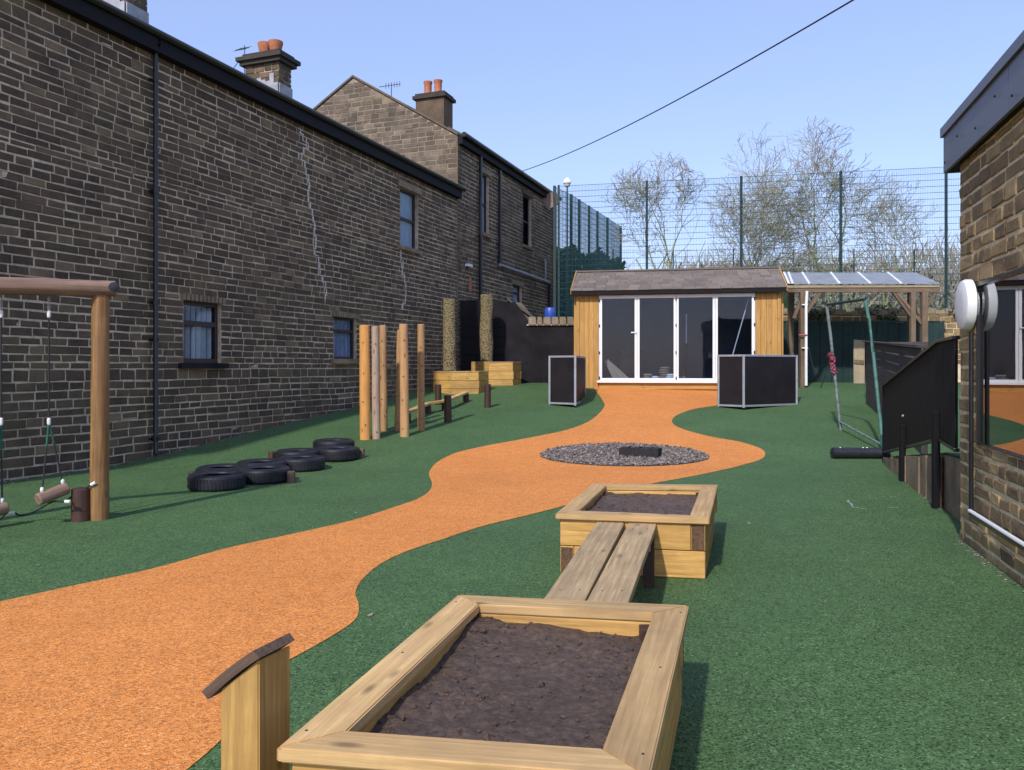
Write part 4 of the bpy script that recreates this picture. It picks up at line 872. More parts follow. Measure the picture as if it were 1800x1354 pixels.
def slanted_post():
    Y = 2.45; x0 = (387 - CX) / F * Y; x1 = (455 - CX) / F * Y; w = x1 - x0
    t = thing('capped_post', ((x0 + x1) / 2, Y + .06, 0), 'square timber post with a slanted weathered cap beside the near planter', 'post')
    zl, zr = EYE + (HY - 1214) / F * Y, EYE + (HY - 1160) / F * Y
    e = Vector((.057, .145, 0)); a = Vector((x0, Y, 0)); b = Vector((x1, Y, 0)); zr2 = EYE + (HY - 1150) / F * (Y + .14)
    zr_ = zl + .095
    q = [a, b, b + e, a + e]; ctr = sum(q, Vector()) / 4 + Zv * .3
    mb = MB(); m = Matrix(((0, 0, 1, 0), (0, 1, 0, 0), (-1, 0, 0, 0), (0, 0, 0, 1))).to_4x4(); m = Matrix.Translation(ctr) @ Matrix.Rotation(R(-90), 4, 'Y'); inv = m.inverted()
    sl = lambda v, z: inv @ Vector((v.x, v.y, z))
    mb.hexa([sl(v, -.01) for v in q], [sl(a, zl), sl(b, zr_), sl(b + e, zr_ - .004), sl(a + e, zl - .004)])
    me = mesh_of('post', mb, 'sleeper_new'); bm = bmesh.new(); bm.from_mesh(me); bmesh.ops.recalc_face_normals(bm, faces=bm.faces[:]); bmesh.ops.bevel(bm, geom=bm.edges[:], offset=.004, segments=2, affect='EDGES'); bm.to_mesh(me); bm.free(); obj('post', me, 'sleeper_new', t, m)
    # arched cap board
    d = Vector((1, 0, (zr_ - zl) / w)).normalized(); mb = MB(); ed = e.normalized(); k = 10; vs = []
    p0 = a - d * .035 + Vector((0, 0, zl)) - ed * .012; L = w * math.sqrt(1 + ((zr_ - zl) / w) ** 2) + .05; up = Vector((-d.z, 0, d.x))
    c_ = p0 + d * (L / 2) + ed * .085; mm = Matrix((d, ed, up)).transposed().to_4x4(); mm.translation = c_; 
    for i in range(k + 1):
        s_ = -L / 2 + L * i / k; bow = -.004 + .006 * (1 - (2 * i / k - 1) ** 2)
        for (yy, zz) in ((-.088, .004), (.088, .004), (.088, .034), (-.088, .034)): vs.append(Vector((s_, yy, zz + bow)))
    mb.add(vs, [(i * 4 + q_, i * 4 + (q_ + 1) % 4, i * 4 + 4 + (q_ + 1) % 4, i * 4 + 4 + q_) for i in range(k) for q_ in range(4)] + [(3, 2, 1, 0), (k * 4, k * 4 + 1, k * 4 + 2, k * 4 + 3)])
    ma = align(c_ - d * (L / 2), c_ + d * (L / 2)); iv_ = ma.inverted()
    mb.v = [iv_ @ (mm @ v) for v in mb.v]; obj('cap', mesh_of('cap', mb, 'cap_wood'), 'cap_wood', t, ma)
slanted_post()

# ------------------------------------------------------------------ log frame with hanging steps (left)
def log_frame():
    b = G(175, 913); zt = EYE + (HY - 505) / F * b.y
    t = thing('log_frame', b, 'tall frame of round timber logs standing by the long house wall at left', 'climbing frame')
    log('post', b - Zv * .05, Vector((b.x + .01, b.y, zt)), .088, .080, 'round_log', t, 22, 1, .03)
    e = P(204, 508, b.y + .05); l = P(-330, 494, b.y - 1.3); log('beam', l, e, .088, .078, 'grey_log', t, 22, 2, .03)
    lp = l.lerp(e, .12); log('post', Vector((lp.x, lp.y, -.05)), Vector((lp.x, lp.y, lp.z)), .088, .080, 'round_log', t, 20, 5, .03)
    mb = MB(); mb.lathe([(.05, 0), (.05, .01), (.015, .02)], 10, align(P(200, 505, b.y - .09), P(201, 505, b.y - .5)) @ Matrix.Rotation(R(90), 4, 'Y')); obj('bolt', mb, 'dark_inside', t)
    s = G(143, 915); st = thing('stub_post', s, 'short stained log stump touching the base of the tall frame post', 'post'); log('stump', s - Zv * .03, s + Zv * .32, .095, .09, 'dark_log', st, 18, 7, .03)
    def step(pxt, beamf, lx0, lx1, label, dy=0):
        q = l.lerp(e, beamf); Y = q.y
        top = P(pxt, 516, Y); A = P(lx0[0], lx0[1], Y - .12 + dy); B = P(lx1[0], lx1[1], Y + .12 + dy); mid = (A + B) / 2; tt = thing('hanging_log_step', mid, label, 'swing step', 'log steps hanging from the timber frame')
        log('log', A, B, .062, .062, 'grey_log', tt, 16, int(pxt), .03)
        k = P(pxt, 742, Y)
        mb = MB(); n = 9
        for i in range(n):
            c = top.lerp(P(pxt, 552, Y), (i + .5) / n); r = .012; o = Vector((.011, 0, 0)) if i % 2 else Vector((0, .011, 0)); mb.tube([c - Zv * .015 - o, c + Zv * .015 - o, c + Zv * .015 + o, c - Zv * .015 + o, c - Zv * .015 - o], .0035, 5)
        obj('chain', mb, 'screw_steel', tt)
        rp = tubeobj('rope', [P(pxt, 552, Y), k], .009, 'rope_black', tt)
        for c, n_ in ((k, Zv), (P(pxt, 553, Y), Zv)):
            mb = MB(); mb.lathe([(.012, -.03), (.017, -.015), (.017, .03), (.01, .04)], 10, Matrix.Translation(c)); obj('clamp', mb, 'clamp_white', tt)
        for en in (A.lerp(B, .15), A.lerp(B, .85)):
            e2 = en + Zv * .06; tubeobj('rope_leg', [k, k.lerp(e2, .35)], .010, 'rope_green', tt); tubeobj('rope_leg', [k.lerp(e2, .35), e2], .008, 'rope_black', tt)
            mb = MB(); mb.lathe([(.012, -.025), (.018, 0), (.012, .025)], 10, Matrix.Translation(e2 + Zv * .02)); obj('clamp', mb, 'clamp_white', tt)
        return A, B
    ln = (204 + 330)
    A, B = step(86, (86 + 330) / ln, (66, 879), (118, 858), 'hanging log step on green ropes, next to the tall frame post')
    A2, B2 = step(2, (2 + 330) / ln, (-44, 908), (12, 892), 'hanging log step on green ropes cut off by the left picture edge')
    # hand line along the bottom
    p0 = P(168, 848, b.y - .1); p1 = P(128, 872, b.y - .1); pm = A.lerp(B, .5) - Zv * .075
    t2 = thing('foot_rope', p0, 'slack dark foot rope strung from the frame post past the hanging logs', 'rope')
    pts = smooth([tuple(p0), tuple(p1), tuple(pm + Vector((.12, 0, .0))), tuple(pm), tuple(P(60, 900, b.y - .1)), tuple(P(35, 906, b.y - .2)), tuple(P(16, 900, b.y - .25)), tuple(P(-40, 918, b.y - .3)), tuple(P(-300, 850, b.y - 1.2))], 5)
    tubeobj('rope', pts, .009, 'rope_black', t2)
    for c, d_ in ((p0, p1 - p0), (pm + Vector((.12, 0, 0)), Vector((1, 0, 0))), (pm - Vector((.1, 0, .01)), Vector((1, 0, 0))), (P(16, 902, b.y - .25), Vector((1, 0, 0)))):
        mb = MB(); dn = d_.normalized(); mb.tube([c, c + dn * .05], .017, 10); obj('clamp', mb, 'clamp_white', t2)
log_frame()

# ------------------------------------------------------------------ tyres with stub posts
def tyres():
    mb = MB(); r = .34; w = .195
    prof = [(r - .10, .012), (r - .03, .0), (r - .006, .02), (r, .05), (r + .002, w / 2), (r, w - .05), (r - .008, w - .018), (r - .035, w), (r - .07, w + .004), (r - .115, w - .006), (r - .135, w - .02), (r - .14, w - .03), (r - .12, w - .035), (r - .03, w - .05), (r - .025, .05)]
    mb.lathe(prof, 40, closed=True); me = mesh_of('tyre', mb, 'rubber', True)
    tr = MB()
    for k in range(48):
        a = 2 * math.pi * k / 48
        for z0, z1, da in ((.035, .085, .03), (.105, .155, -.03)):
            m_ = Matrix.Rotation(a, 4, 'Z'); c = m_ @ Vector((r + .002, 0, (z0 + z1) / 2)); ax = m_.to_3x3(); tr.box(c, ax @ Vector((.004, 0, 0)), ax @ Vector((0, .015, 0)), Vector((0, 0, (z1 - z0) / 2)))
    trm = mesh_of('tread', tr, 'rubber'); rub = MB(); rub.lathe([(r - .12, .01), (.001, .012)], 30); 
    labs = ['black tyre at the near left end of the tyre row', 'tyre second from the near left end, front line', 'tyre third in the front line, beside the middle stub post', 'tyre at the far right end of the front line', 'tyre behind the near left end tyre', 'back-line tyre behind the second front tyre', 'back-line tyre behind the third front tyre', 'back-line tyre at the far right end of the row']
    fr = [G(384, 866), G(467, 853), G(532, 831), G(596, 814)]
    spots = [Vector((v.x * (v.y + r) / v.y - .02, v.y + r, 0)) for v in fr]; spots += [spots[0] + Vector((-.18, .70, 0)), spots[1] + Vector((-.26, .70, 0)), spots[2] + Vector((-.24, .70, 0)), spots[3] + Vector((-.22, .70, 0))]
    for i, (p, lb) in enumerate(zip(spots, labs)):
        t = thing('tyre', (p.x, p.y, gz(p.y) - .004), lb, 'tyre', 'tyres laid flat as stepping stones', rz=i * .7)
        sl = math.atan2(gz(p.y + .3) - gz(p.y - .3), .6)
        for nm, m_ in (('carcass', me), ('tread', trm)):
            o = bpy.data.objects.new(nm, m_); COL.objects.link(o); o.parent = t
    for i, (px, py, lb) in enumerate(((334, 851, 'short dark stub post at the near left end of the tyres'), (509, 850, 'short stub post on the near right side of the second tyre'), (475, 812, 'short stub post behind the tyres, half hidden'), (634, 806, 'short stub post at the far right end of the tyres'))):
        p = G(px, py); p.y += .08; p.z = gz(p.y); t = thing('stub_post', p, lb, 'post', 'stub posts holding the tyres'); log('stump', p - Zv * .03, p + Zv * .15, .055, .053, 'dark_log' if i % 2 == 0 else 'cap_wood', t, 14, i)
tyres()

# ------------------------------------------------------------------ six upright poles, balance trail, bollards
POL = [(641, 773, 572, 19, 'orange_pole', 'thick orange timber pole at the left end of the pole cluster', (650, 572)), (661, 772, 574, 14, 'pale_pole', 'pale grey pole with reddish top, second from the left', (659, 574)), (674, 758, 572, 13, 'pine_pole', 'knotty pole just behind the pale grey one', (673, 572)),
       (698, 758, 580, 11, 'pine_pole', 'thin leaning pole half hidden at the middle of the cluster', (703, 580)), (711, 768, 570, 16, 'pine_pole', 'stout knotty pole at the front of the middle pair', (709, 570)), (740, 757, 570, 13, 'pine_pole', 'single knotty pole at the right end of the cluster', (740, 570))]
for i, (px, py, pt, w, mt, lb, tp) in enumerate(POL):
    b = G(px, py); b.y += .05; b.z = gz(b.y); top = P(tp[0] if i else 641, pt, b.y); t = thing('upright_pole', b, lb, 'pole', 'upright timber poles by the long house wall')
    r = w * b.y / F / 2; log('pole', b - Zv * .05, top, r, r * .93, mt, t, 16, 20 + i, .05)
    rg = random.Random(i)
    for k in range(4):
        z = b.z + .2 + k * .5 + rg.uniform(-.1, .1); f = (z - b.z) / (top.z - b.z); c = b.lerp(top, f) + Vector((rg.uniform(-.4, .4) * r, -r * .9, 0)); mb = MB(); mb.lathe([(.014, -.01), (.010, .008)], 8, align(c, c - Vector((0, 1, 0))) @ Matrix.Translation((-.49, 0, 0)) @ Matrix.Rotation(R(90), 4, 'Y')); obj('knot', mb, 'cap_wood', t)
def balance():
    pts = [(716, 744, 733), (752, 727, 716), (782, 722, 709), (819, 706, 693)]
    W3 = []
    for px, pb, pt in pts:
        g = G(px, pb); W3.append(Vector((g.x, g.y, g.z + .22)))
    t = thing('balance_beam', G(770, 722), 'low zigzag balance beam of flat boards behind the pole cluster', 'balance beam')
    for a, b in zip(W3, W3[1:]): board('beam_board', a, b, .14, .05, 'sleeper_top' if a is not W3[1] else 'sleeper_new', t)
    for v in W3: log('support', Vector((v.x, v.y, gz(v.y) - .03)), Vector((v.x, v.y, v.z - .03)), .075, .075, 'dark_log', t, 14, int(v.y * 10))
balance()
for px, py, pt, lb in ((787, 743, 695, 'dark stained bollard log in front of the balance beam'), (857, 717, 675, 'dark stained bollard log standing alone on the green'), (770, 712, 676, 'dark stained bollard log tucked against the nearer hexagonal planter')):
    b = G(px, py); b.y += .05; b.z = gz(b.y); top = P(px, pt, b.y); t = thing('bollard_log', b, lb, 'bollard', 'dark stained bollard logs'); log('log', b - Zv * .04, top, .078, .076, 'dark_log', t, 16, px)
def hexplanter(px0, px1, pyt, pyb, depth, label, rot=.2):
    f = G((px0 + px1) / 2, pyb); Wd = (px1 - px0) / F * f.y; c = f + Vector((0, depth / 2, 0)); c.x = ((px0 + px1) / 2 - CX) / F * c.y; zb = gz(f.y) ; zt = EYE + (HY - pyt) / F * f.y
    t = thing('hexagonal_planter', (c.x, c.y, zb), label, 'planter', 'yellow timber planters at the foot of the bark posts')
    ring = [Vector((c.x + Wd / 2 * math.cos(rot + k * math.pi / 3) * 1.02, c.y + depth / 2 * math.sin(rot + k * math.pi / 3) * 1.1, 0)) for k in range(6)]
    n = 3; hh = (zt - zb + .06) / n
    for k in range(6):
        a, b = ring[k], ring[(k + 1) % 6]; d = (b - a).normalized(); inn = Vector((-d.y, d.x, 0))
        for r in range(n):
            z = zb - .06 + hh * (r + .5); e = .02 if (r + k) % 2 else -.01
            board('side_board', a + Zv * z - d * e + inn * .02, b + Zv * z + d * e + inn * .02, .06, hh - .008, 'sleeper_new', t)
        board('rim_board', a + Zv * (zt + .018) + inn * .04, b + Zv * (zt + .018) + inn * .04, .12, .03, 'sleeper_top', t)
    mb = MB(); mb.hexa([v + Zv * (zb - .05) for v in ring], [v.lerp(c.xy.to_3d(), .04) + Zv * (zt - .06) for v in ring]); obj('soil', mb, 'soil', t)
    return c, zt
c, zt = hexplanter(762, 859, 655, 693, 1.25, 'nearer yellow timber planter against the long house wall')
def barkpost(px, w, pt, Y, z0, label):
    t = thing('bark_post', ((px - CX) / F * Y, Y, z0), label, 'post', 'tall bark-covered posts'); top = P(px, pt, Y); r = w / F * Y / 2
    log('trunk', Vector((top.x, Y, z0 - .05)), top, r, r * .97, 'rough_bark', t, 20, px, .09)
barkpost(790, 23, 526, c.y, zt, 'rough bark-covered post rising from the nearer yellow planter')
c, zt = hexplanter(829, 916, 638, 678, .95, 'farther yellow timber planter in front of the black yard wall')
barkpost(855, 22, 518, c.y, zt, 'rough bark-covered post rising from the farther yellow planter')

# ------------------------------------------------------------------ black panelled trolleys either side of the path
def trolley(A, B, C_, H, label, diag):
    D = A + C_ - B; zb = min(gz(A.y), gz(B.y), gz(C_.y)); base = [A, B, C_, D]
    t = thing('panelled_trolley', (A + B + C_ + D) / 4, label, 'planter box', 'black panelled boxes flanking the orange path')
    up = lambda v, h: Vector((v.x, v.y, v.z + h))
    mx = [Vector((v.x, v.y, zb)) for v in base]
    for v in mx: board('frame_post', up(v, .05), up(v, H), .05, .05, 'alu', t)
    for i in range(4):
        a, b = mx[i], mx[(i + 1) % 4]; d = (b - a).normalized() * .026
        for h in (.09, H - .022): board('frame_rail', up(a, h) + d, up(b, h) - d, .045, .045, 'alu', t)
        mb = MB(); n = Vector((d.y, -d.x, 0)).normalized(); mb.box((a + b) / 2 + Zv * (H / 2 + .035), (b - a) / 2 - d, n * .008, Zv * (H / 2 - .08)); obj('side_panel', mb, 'panel_black', t)
    mb = MB(); ctr = sum(mx, Vector()) / 4; q = [v.lerp(ctr, .06) for v in mx]; mb.hexa([up(v, .11) for v in q], [up(v, .15) for v in q]); obj('floor_panel', mb, 'panel_black', t)
    for v in mx:
        mb = MB(); w = v.lerp(ctr, .06); mb.lathe([(.02, -.014), (.033, -.012), (.033, .012), (.02, .014)], 14, Matrix.Translation(Vector((w.x, w.y, gz(w.y) + .033))) @ Matrix.Rotation(R(90), 4, 'X')); obj('castor', mb, 'rubber', t)
    if diag: board('brace', up(mx[3], H - .06), up(mx[1].lerp(mx[2], .5), H - .06), .03, .03, 'alu', t)
trolley(G(966, 712), G(1011, 717), G(1028, 694), 1.22, 'narrow black panelled box with grey frame left of the summerhouse doors', True)
trolley(G(1263, 716), G(1307, 721), G(1400, 711), 1.27, 'long black panelled box with grey frame in front of the summerhouse', False)

# ------------------------------------------------------------------ timber summerhouse
def summerhouse():
    SA = Vector((1.79, 22.2, 0)); SB = Vector((7.16, 21.2, 0)); u = (SB - SA).normalized(); Lf = (SB - SA).length; n = Vector((u.y, -u.x, 0)); bk = -n
    if n.y > 0: n = -n; bk = -n
    zg = gz(21.7)
    def S(px):
        k = (px - CX) / F; return (k * SA.y - SA.x) / (u.x - k * u.y)
    def Zp(py, px=1050):
        p = SA + u * S(px); return EYE + (HY - py) / F * p.y
    pt = lambda s, z, d=0: SA + u * s + n * d + Zv * z
    t = thing('summerhouse', pt(Lf / 2, gz(22)), 'timber summerhouse with white glazed doors and shingle roof at the end of the path', 'summerhouse')
    zb = gz(22.2) - .03; ze = Zp(513); zdt = Zp(520, 1055); zsill = Zp(671, 1055); dp = 2.6
    s0, s1 = S(1053), S(1327)
    # cladding boards
    def clad(a, b, z0, z1):
        k = max(1, round((b - a) / .135)); w = (b - a) / k
        for i in range(k): board('cladding_board', pt(a + w * (i + .5), z0, .0), pt(a + w * (i + .5), z1, .0), w - .005, .024, 'cladding', t, up=n)
    clad(.09, s0 - .01, zb + .02, ze - .1); clad(s1 + .01, Lf - .09, zb + .02, ze - .1)
    for s in (.045, Lf - .045): board('corner_trim', pt(s, zb, .012), pt(s, ze - .08, .012), .09, .05, 'cladding', t, up=n)
    for i, zz in enumerate((zb + .05, zb + .15)):
        if zz + .05 < zsill: board('plinth_board', pt(s0, zz, .02), pt(s1, zz, .02), .045, .096, 'cladding', t)
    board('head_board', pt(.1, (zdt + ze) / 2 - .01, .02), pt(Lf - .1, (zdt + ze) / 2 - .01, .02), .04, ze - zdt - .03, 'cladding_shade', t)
    # side, back walls, floor, ceiling
    for s, e in ((.0, 1), (Lf, -1)):
        k = 14
        for i in range(k):
            d = -.03 - (dp - .05) * (i + .5) / k; board('cladding_board', pt(s + e * .013, zb, d), pt(s + e * .013, ze - .05, d), .024, dp / k - .006, 'cladding', t, up=u)
        mb = MB(); q = [pt(s + e * .03, zb, -.05), pt(s + e * .03, zb, -dp), pt(s + e * .03, ze + .4, -dp / 2), pt(s + e * .03, ze, -.05)]; q = [pt(s + e * .03, zb, -.05), pt(s + e * .03, zb, -dp + .05), pt(s + e * .03, ze - .02, -dp + .05), pt(s + e * .03, ze + .45, -dp / 2), pt(s + e * .03, ze - .02, -.05)]
        mb.hexa(q, [v + u * e * .03 for v in q]); obj('inner_wall', mb, 'room_wall', t)
    mb = MB(); mb.box(pt(Lf / 2, (zb + ze) / 2, -dp + .03), u * (Lf / 2 - .07), n * .03, Zv * ((ze - zb) / 2)); obj('back_wall', mb, 'room_wall', t)
    mb = MB(); mb.box(pt(Lf / 2, zb + .05, -dp / 2), u * (Lf / 2 - .07), n * (dp / 2 - .1), Zv * .03); obj('floor', mb, 'room_wall', t)
    mb = MB(); mb.box(pt(Lf / 2, ze - .04, -dp / 2), u * (Lf / 2 - .07), n * (dp / 2 - .1), Zv * .02); obj('ceiling', mb, 'room_wall', t)
    # roof: two pitches, shingle courses in front
    ov = .22; zr = EYE + (HY - 480) / F * 23.4; y0 = ov; yr = -dp / 2; zE = ze - .02
    rise = (zr - zE) / (y0 - yr)
    for e in (1, -1):
        mb = MB(); a = pt(-.10, zE, y0) if e == 1 else pt(-.10, zE, -dp - ov); b = pt(Lf + .10, zE, y0) if e == 1 else pt(Lf + .10, zE, -dp - ov); c, d = pt(Lf + .10, zr, yr), pt(-.10, zr, yr)
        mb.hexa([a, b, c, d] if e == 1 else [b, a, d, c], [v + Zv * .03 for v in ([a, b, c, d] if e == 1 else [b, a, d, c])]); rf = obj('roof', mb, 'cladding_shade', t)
        if e == 1: roof = rf
    rg = random.Random(17); rows = 8; mb = MB(); 
    for r in range(rows):
        f0 = r / rows; f1 = (r + 1.25) / rows if r < rows - 1 else 1.0
        s = -.13 - (.15 if r % 2 else 0)
        while s < Lf + .12:
            w = rg.uniform(.26, .34); a, b = max(s + .005, -.12), min(s + w - .005, Lf + .12); s += w
            if b - a < .03: continue
            yy = lambda f: y0 + .03 + (yr - y0 - .03) * f
            zz = lambda f: zE + rise * (y0 - yy(f)) + .032
            l = .020 + rg.uniform(0, .012)
            q = [pt(a, zz(f0) + l - .014, yy(f0)), pt(b, zz(f0) + l - .014, yy(f0)), pt(b, zz(f1) + .004, yy(f1)), pt(a, zz(f1) + .004, yy(f1))]
            mb.hexa(q, [v + Zv * .012 for v in q])
    obj('shingle_course', mb, 'shingle', roof, kind='stuff')
    mb = MB(); q = [pt(-.12, zr + .05, yr - .1), pt(Lf + .12, zr + .05, yr - .1), pt(Lf + .12, zr + .02, yr + .13), pt(-.12, zr + .02, yr + .13)]; mb.hexa(q, [v + Zv * .04 for v in q]); obj('ridge_cap', mb, 'shingle', roof)
    board('eaves_board', pt(-.10, zE - .035, y0 - .01), pt(Lf + .10, zE - .035, y0 - .01), .025, .11, 'black_paint', t)
    for s in (-.125, Lf + .125):
        board('barge_board', pt(s, zE - .01, y0 + .02), pt(s, zr + .03, yr), .03, .12, 'cladding', t)
    # bifold doors
    edges = [s0 + .02, S(1120), S(1188.5), S(1257), s1 - .02]; zt_, zb_ = zdt - .03, zsill + .03
    mb = MB()
    for (a, b, c, d) in ((s0, s1, zdt - .03, zdt), (s0, s0 + .02, zb_, zdt - .03), (s1 - .02, s1, zb_, zdt - .03)): mb.box(pt((a + b) / 2, (c + d) / 2, .02), u * ((b - a) / 2), n * .04, Zv * ((d - c) / 2))
    obj('door_surround', mb, 'white_plastic', t)
    board('door_sill', pt(s0 - .05, zsill, .06), pt(s1 + .05, zsill, .06), .14, .055, 'white_plastic', t)
    for i in range(4):
        a, b = edges[i] + .004, edges[i + 1] - .004; fw = .062; mb = MB()
        for (x0, x1, y0_, y1) in ((a, a + fw, zb_, zt_), (b - fw, b, zb_, zt_), (a + fw, b - fw, zb_, zb_ + fw * 1.1), (a + fw, b - fw, zt_ - fw, zt_)): mb.box(pt((x0 + x1) / 2, (y0_ + y1) / 2, .03), u * ((x1 - x0) / 2), n * .03, Zv * ((y1 - y0_) / 2))
        dr = obj('door', mb, 'white_plastic', t)
        mb = MB(); mb.box(pt((a + b) / 2, (zb_ + zt_) / 2, .03), u * ((b - a) / 2 - fw), n * .006, Zv * ((zt_ - zb_) / 2 - fw)); obj('pane', mb, 'door_glass', dr)
        for f in (.03, .33, .65, .95):
            if i != 1: mb = MB(); mb.box(pt(b + .006 if i == 3 else a - .006, zb_ + (zt_ - zb_) * f, .068), u * .014, n * .012, Zv * .04); obj('hinge', mb, 'black_paint', dr)
        if i == 0:
            mb = MB(); z = Zp(586); mb.box(pt(b - .025, z, .065), u * .014, n * .008, Zv * .10); mb.box(pt(b - .085, z + .01, .095), u * .075, n * .012, Zv * .014); mb.box(pt(b - .025, z + .01, .08), u * .012, n * .02, Zv * .012); obj('handle', mb, 'white_plastic', dr)
    return pt, S, Zp, zb, Lf
pt, S, Zp, zbs, Lf = summerhouse()
# things kept inside, seen through the glass
t = thing('stored_boards', pt(S(1085), zbs + .08, -.4), 'pale boards leaning behind the left glass door of the summerhouse', 'boards')
rg = random.Random(4)
for i in range(5):
    a = pt(S(1068) + i * .10 + .28, zbs + .10, -.35 - .03 * i); b = pt(S(1064) + i * .05, zbs + .80 - i * .05, -.45 - .05 * i); board('board', a, b, .13, .03, 'beige_board', t, up=(0, -1, 0.2))
t = thing('stored_crate', pt(S(1104), zbs + .08, -1.2), 'dark cabinet standing inside behind the left glass door', 'cabinet')
mb = MB(); mb.box(pt(S(1104), zbs + .60, -1.2), (pt(1, 0) - pt(0, 0)) * .3, Vector((0, .25, 0)), Zv * .5); obj('body', mb, 'black_paint', t)
mb = MB(); mb.box(pt(S(1104), zbs + .62, -.94), (pt(1, 0) - pt(0, 0)) * .27, Vector((0, .012, 0)), Zv * .22); obj('door', mb, 'panel_black', t)
for k, (px, h) in enumerate(((1136, .36), (1150, .28), (1168, .56), (1180, .42), (1198, .34))):
    t = thing('stored_sack', pt(S(px), zbs + .08, -.5 - .1 * (k % 3)), ['sack slumped inside by the second glass door, leftmost', 'flat grey bundle inside the second glass door', 'tallest pile of folded sheets inside the second glass door', 'small bundle against the second glass door frame', 'low pale bundle inside the third glass door'][k], 'bundle', 'bundles stored inside the summerhouse')
    mb = MB(); n = 12; c0 = pt(S(px), zbs + .08, -.5 - .1 * (k % 3))
    for q in range(max(1, int(h / .07))):
        vs = []
        for j in range(5):
            for i in range(n):
                a = 2 * math.pi * i / n; r = .15 * math.sin(math.pi * (j + .6) / 5.2) ** .5 * (1 + .15 * noise.noise(Vector((i, j + q * 3, k)))); vs.append(c0 + Vector((r * math.cos(a) + .02 * math.sin(q * 2), r * math.sin(a), .065 * q + .08 * j / 4)))
        mb.add(vs, [(j * n + i, j * n + (i + 1) % n, (j + 1) * n + (i + 1) % n, (j + 1) * n + i) for j in range(4) for i in range(n)] + [tuple(reversed(range(n))), tuple(range(4 * n, 5 * n))])
    obj('cloth', mb, 'blind_white' if k % 2 else 'beige_board', t, smooth=True)

t = thing('reflection_rod', pt(S(1275), zbs + .08, -.5), 'thin white slanting rod added as a reflection in the right-hand glass door', 'pole')  # rod added to imitate the metal frame leg mirrored in the pane
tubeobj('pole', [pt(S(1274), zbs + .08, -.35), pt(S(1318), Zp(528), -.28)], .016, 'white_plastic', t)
t = thing('inner_batten', pt(S(1212), zbs + 1, -1.6), 'pale upright strip standing inside behind the third glass door', 'pale strip')  # plain pale strip on a dark upright
board('tube', pt(S(1209), Zp(602), -1.3), pt(S(1209), Zp(548), -1.3), .04, .03, 'white_plastic', t, up=(0, -1, 0)); board('holder', pt(S(1209), zbs + .1, -1.34), pt(S(1209), Zp(545), -1.34), .06, .03, 'panel_black', t, up=(0, -1, 0))

# ------------------------------------------------------------------ pergola and what stands round it
def pergola():
    Y0, Y1 = 22.4, 24.3
    t = thing('pergola', P(1500, 690, 22.9), 'weathered timber shelter with sloping clear roof panels right of the summerhouse', 'shelter')
    zf = P(0, 500, Y0).z; zk = P(0, 480, Y1).z
    xs = [P(px, 0, Y0).x for px in (1384, 1391, 1420, 1473, 1527, 1581, 1650)]; xb = [P(px, 0, Y1).x for px in (1378, 1386, 1410, 1460, 1508, 1560, 1612)]
    for i in range(len(xs) - 1):
        mb = MB(); q = [Vector((xs[i] + .02, Y0 - .1, zf)), Vector((xs[i + 1] - .02, Y0 - .1, zf)), Vector((xb[i + 1] - .02, Y1, zk)), Vector((xb[i] + .02, Y1, zk))]; mb.hexa(q, [v + Zv * .012 for v in q]); obj('roof_panel', mb, 'polycarbonate', t)
        if i < 6: board('glazing_bar', Vector((xs[i], Y0 - .1, zf + .02)), Vector((xb[i], Y1, zk + .02)), .06, .03, 'white_plastic', t)
    zbm = P(0, 508, Y0).z; board('front_beam', P(1384, 508, Y0), P(1651, 508, Y0), .07, .20, 'pergola_wood', t)
    board('fascia_strip', P(1384, 504, Y0 - .05), P(1652, 503, Y0 - .05), .02, .07, 'beige_board', t)
    board('rear_beam', P(1384, 492, Y1), P(1612, 492, Y1), .07, .16, 'pergola_wood', t)
    for px, r, Y in ((1411, .11, Y0), (1604, .08, Y0), (1624, .10, Y0), (1390, .09, Y1), (1600, .08, Y1)):
        x = P(px, 0, Y).x; board('post', Vector((x, Y, gz(Y) - .05)), Vector((x, Y, (zbm - .1) if Y == Y0 else zk - .12)), r * 1.6, r * 1.6, 'pergola_wood', t)
    for a, b in (((1411, 560), (1440, 514)), ((1604, 560), (1570, 514)), ((1624, 575), (1575, 512)), ((1624, 545), (1645, 512)), ((1395, 560), (1411, 520))): board('brace', P(*a, Y0 + .02), P(*b, Y0 + .02), .08, .08, 'pergola_wood', t)
    p = tubeobj('downpipe', [P(1418.5, 512, Y0 - .14), P(1417, 540, Y0 - .14), P(1417, 678, Y0 - .14)], .04, 'white_plastic', t, 10)
    mb = MB(); mb.tube([P(1404, 589, Y0 - .17), P(1420, 589, Y0 - .19)], .02, 6); obj('strap', mb, 'pink_cloth', t)
    for py in (536, 612): mb = MB(); mb.box(P(1414, py, Y0 - .12), (.08, 0, 0), (0, .05, 0), (0, 0, .015)); obj('pipe_clip', mb, 'white_plastic', t)
pergola()
def green_fence():
    Y = 24.7; t = thing('green_board_fence', P(1500, 675, Y), 'dark green board fence running behind the clear-roofed shelter', 'fence'); x0, x1 = P(1372, 0, Y).x, P(1660, 0, Y).x; zb = gz(Y) - .05
    k = int((x1 - x0) / .17); w = (x1 - x0) / k; rg = random.Random(2)
    for i in range(k):
        x = x0 + w * (i + .5); zt = P(0, 566, Y).z + rg.uniform(-.015, .015); board('fence_board', Vector((x, Y - (.01 if i % 2 else 0), zb)), Vector((x, Y - (.01 if i % 2 else 0), zt)), w - .006, .02, 'green_board', t, up=(0, 1, 0), bev=.003)
    board('top_rail', Vector((x0, Y - .01, P(0, 565, Y).z)), Vector((x1, Y - .01, P(0, 565, Y).z)), .06, .03, 'fence_green', t)
green_fence()
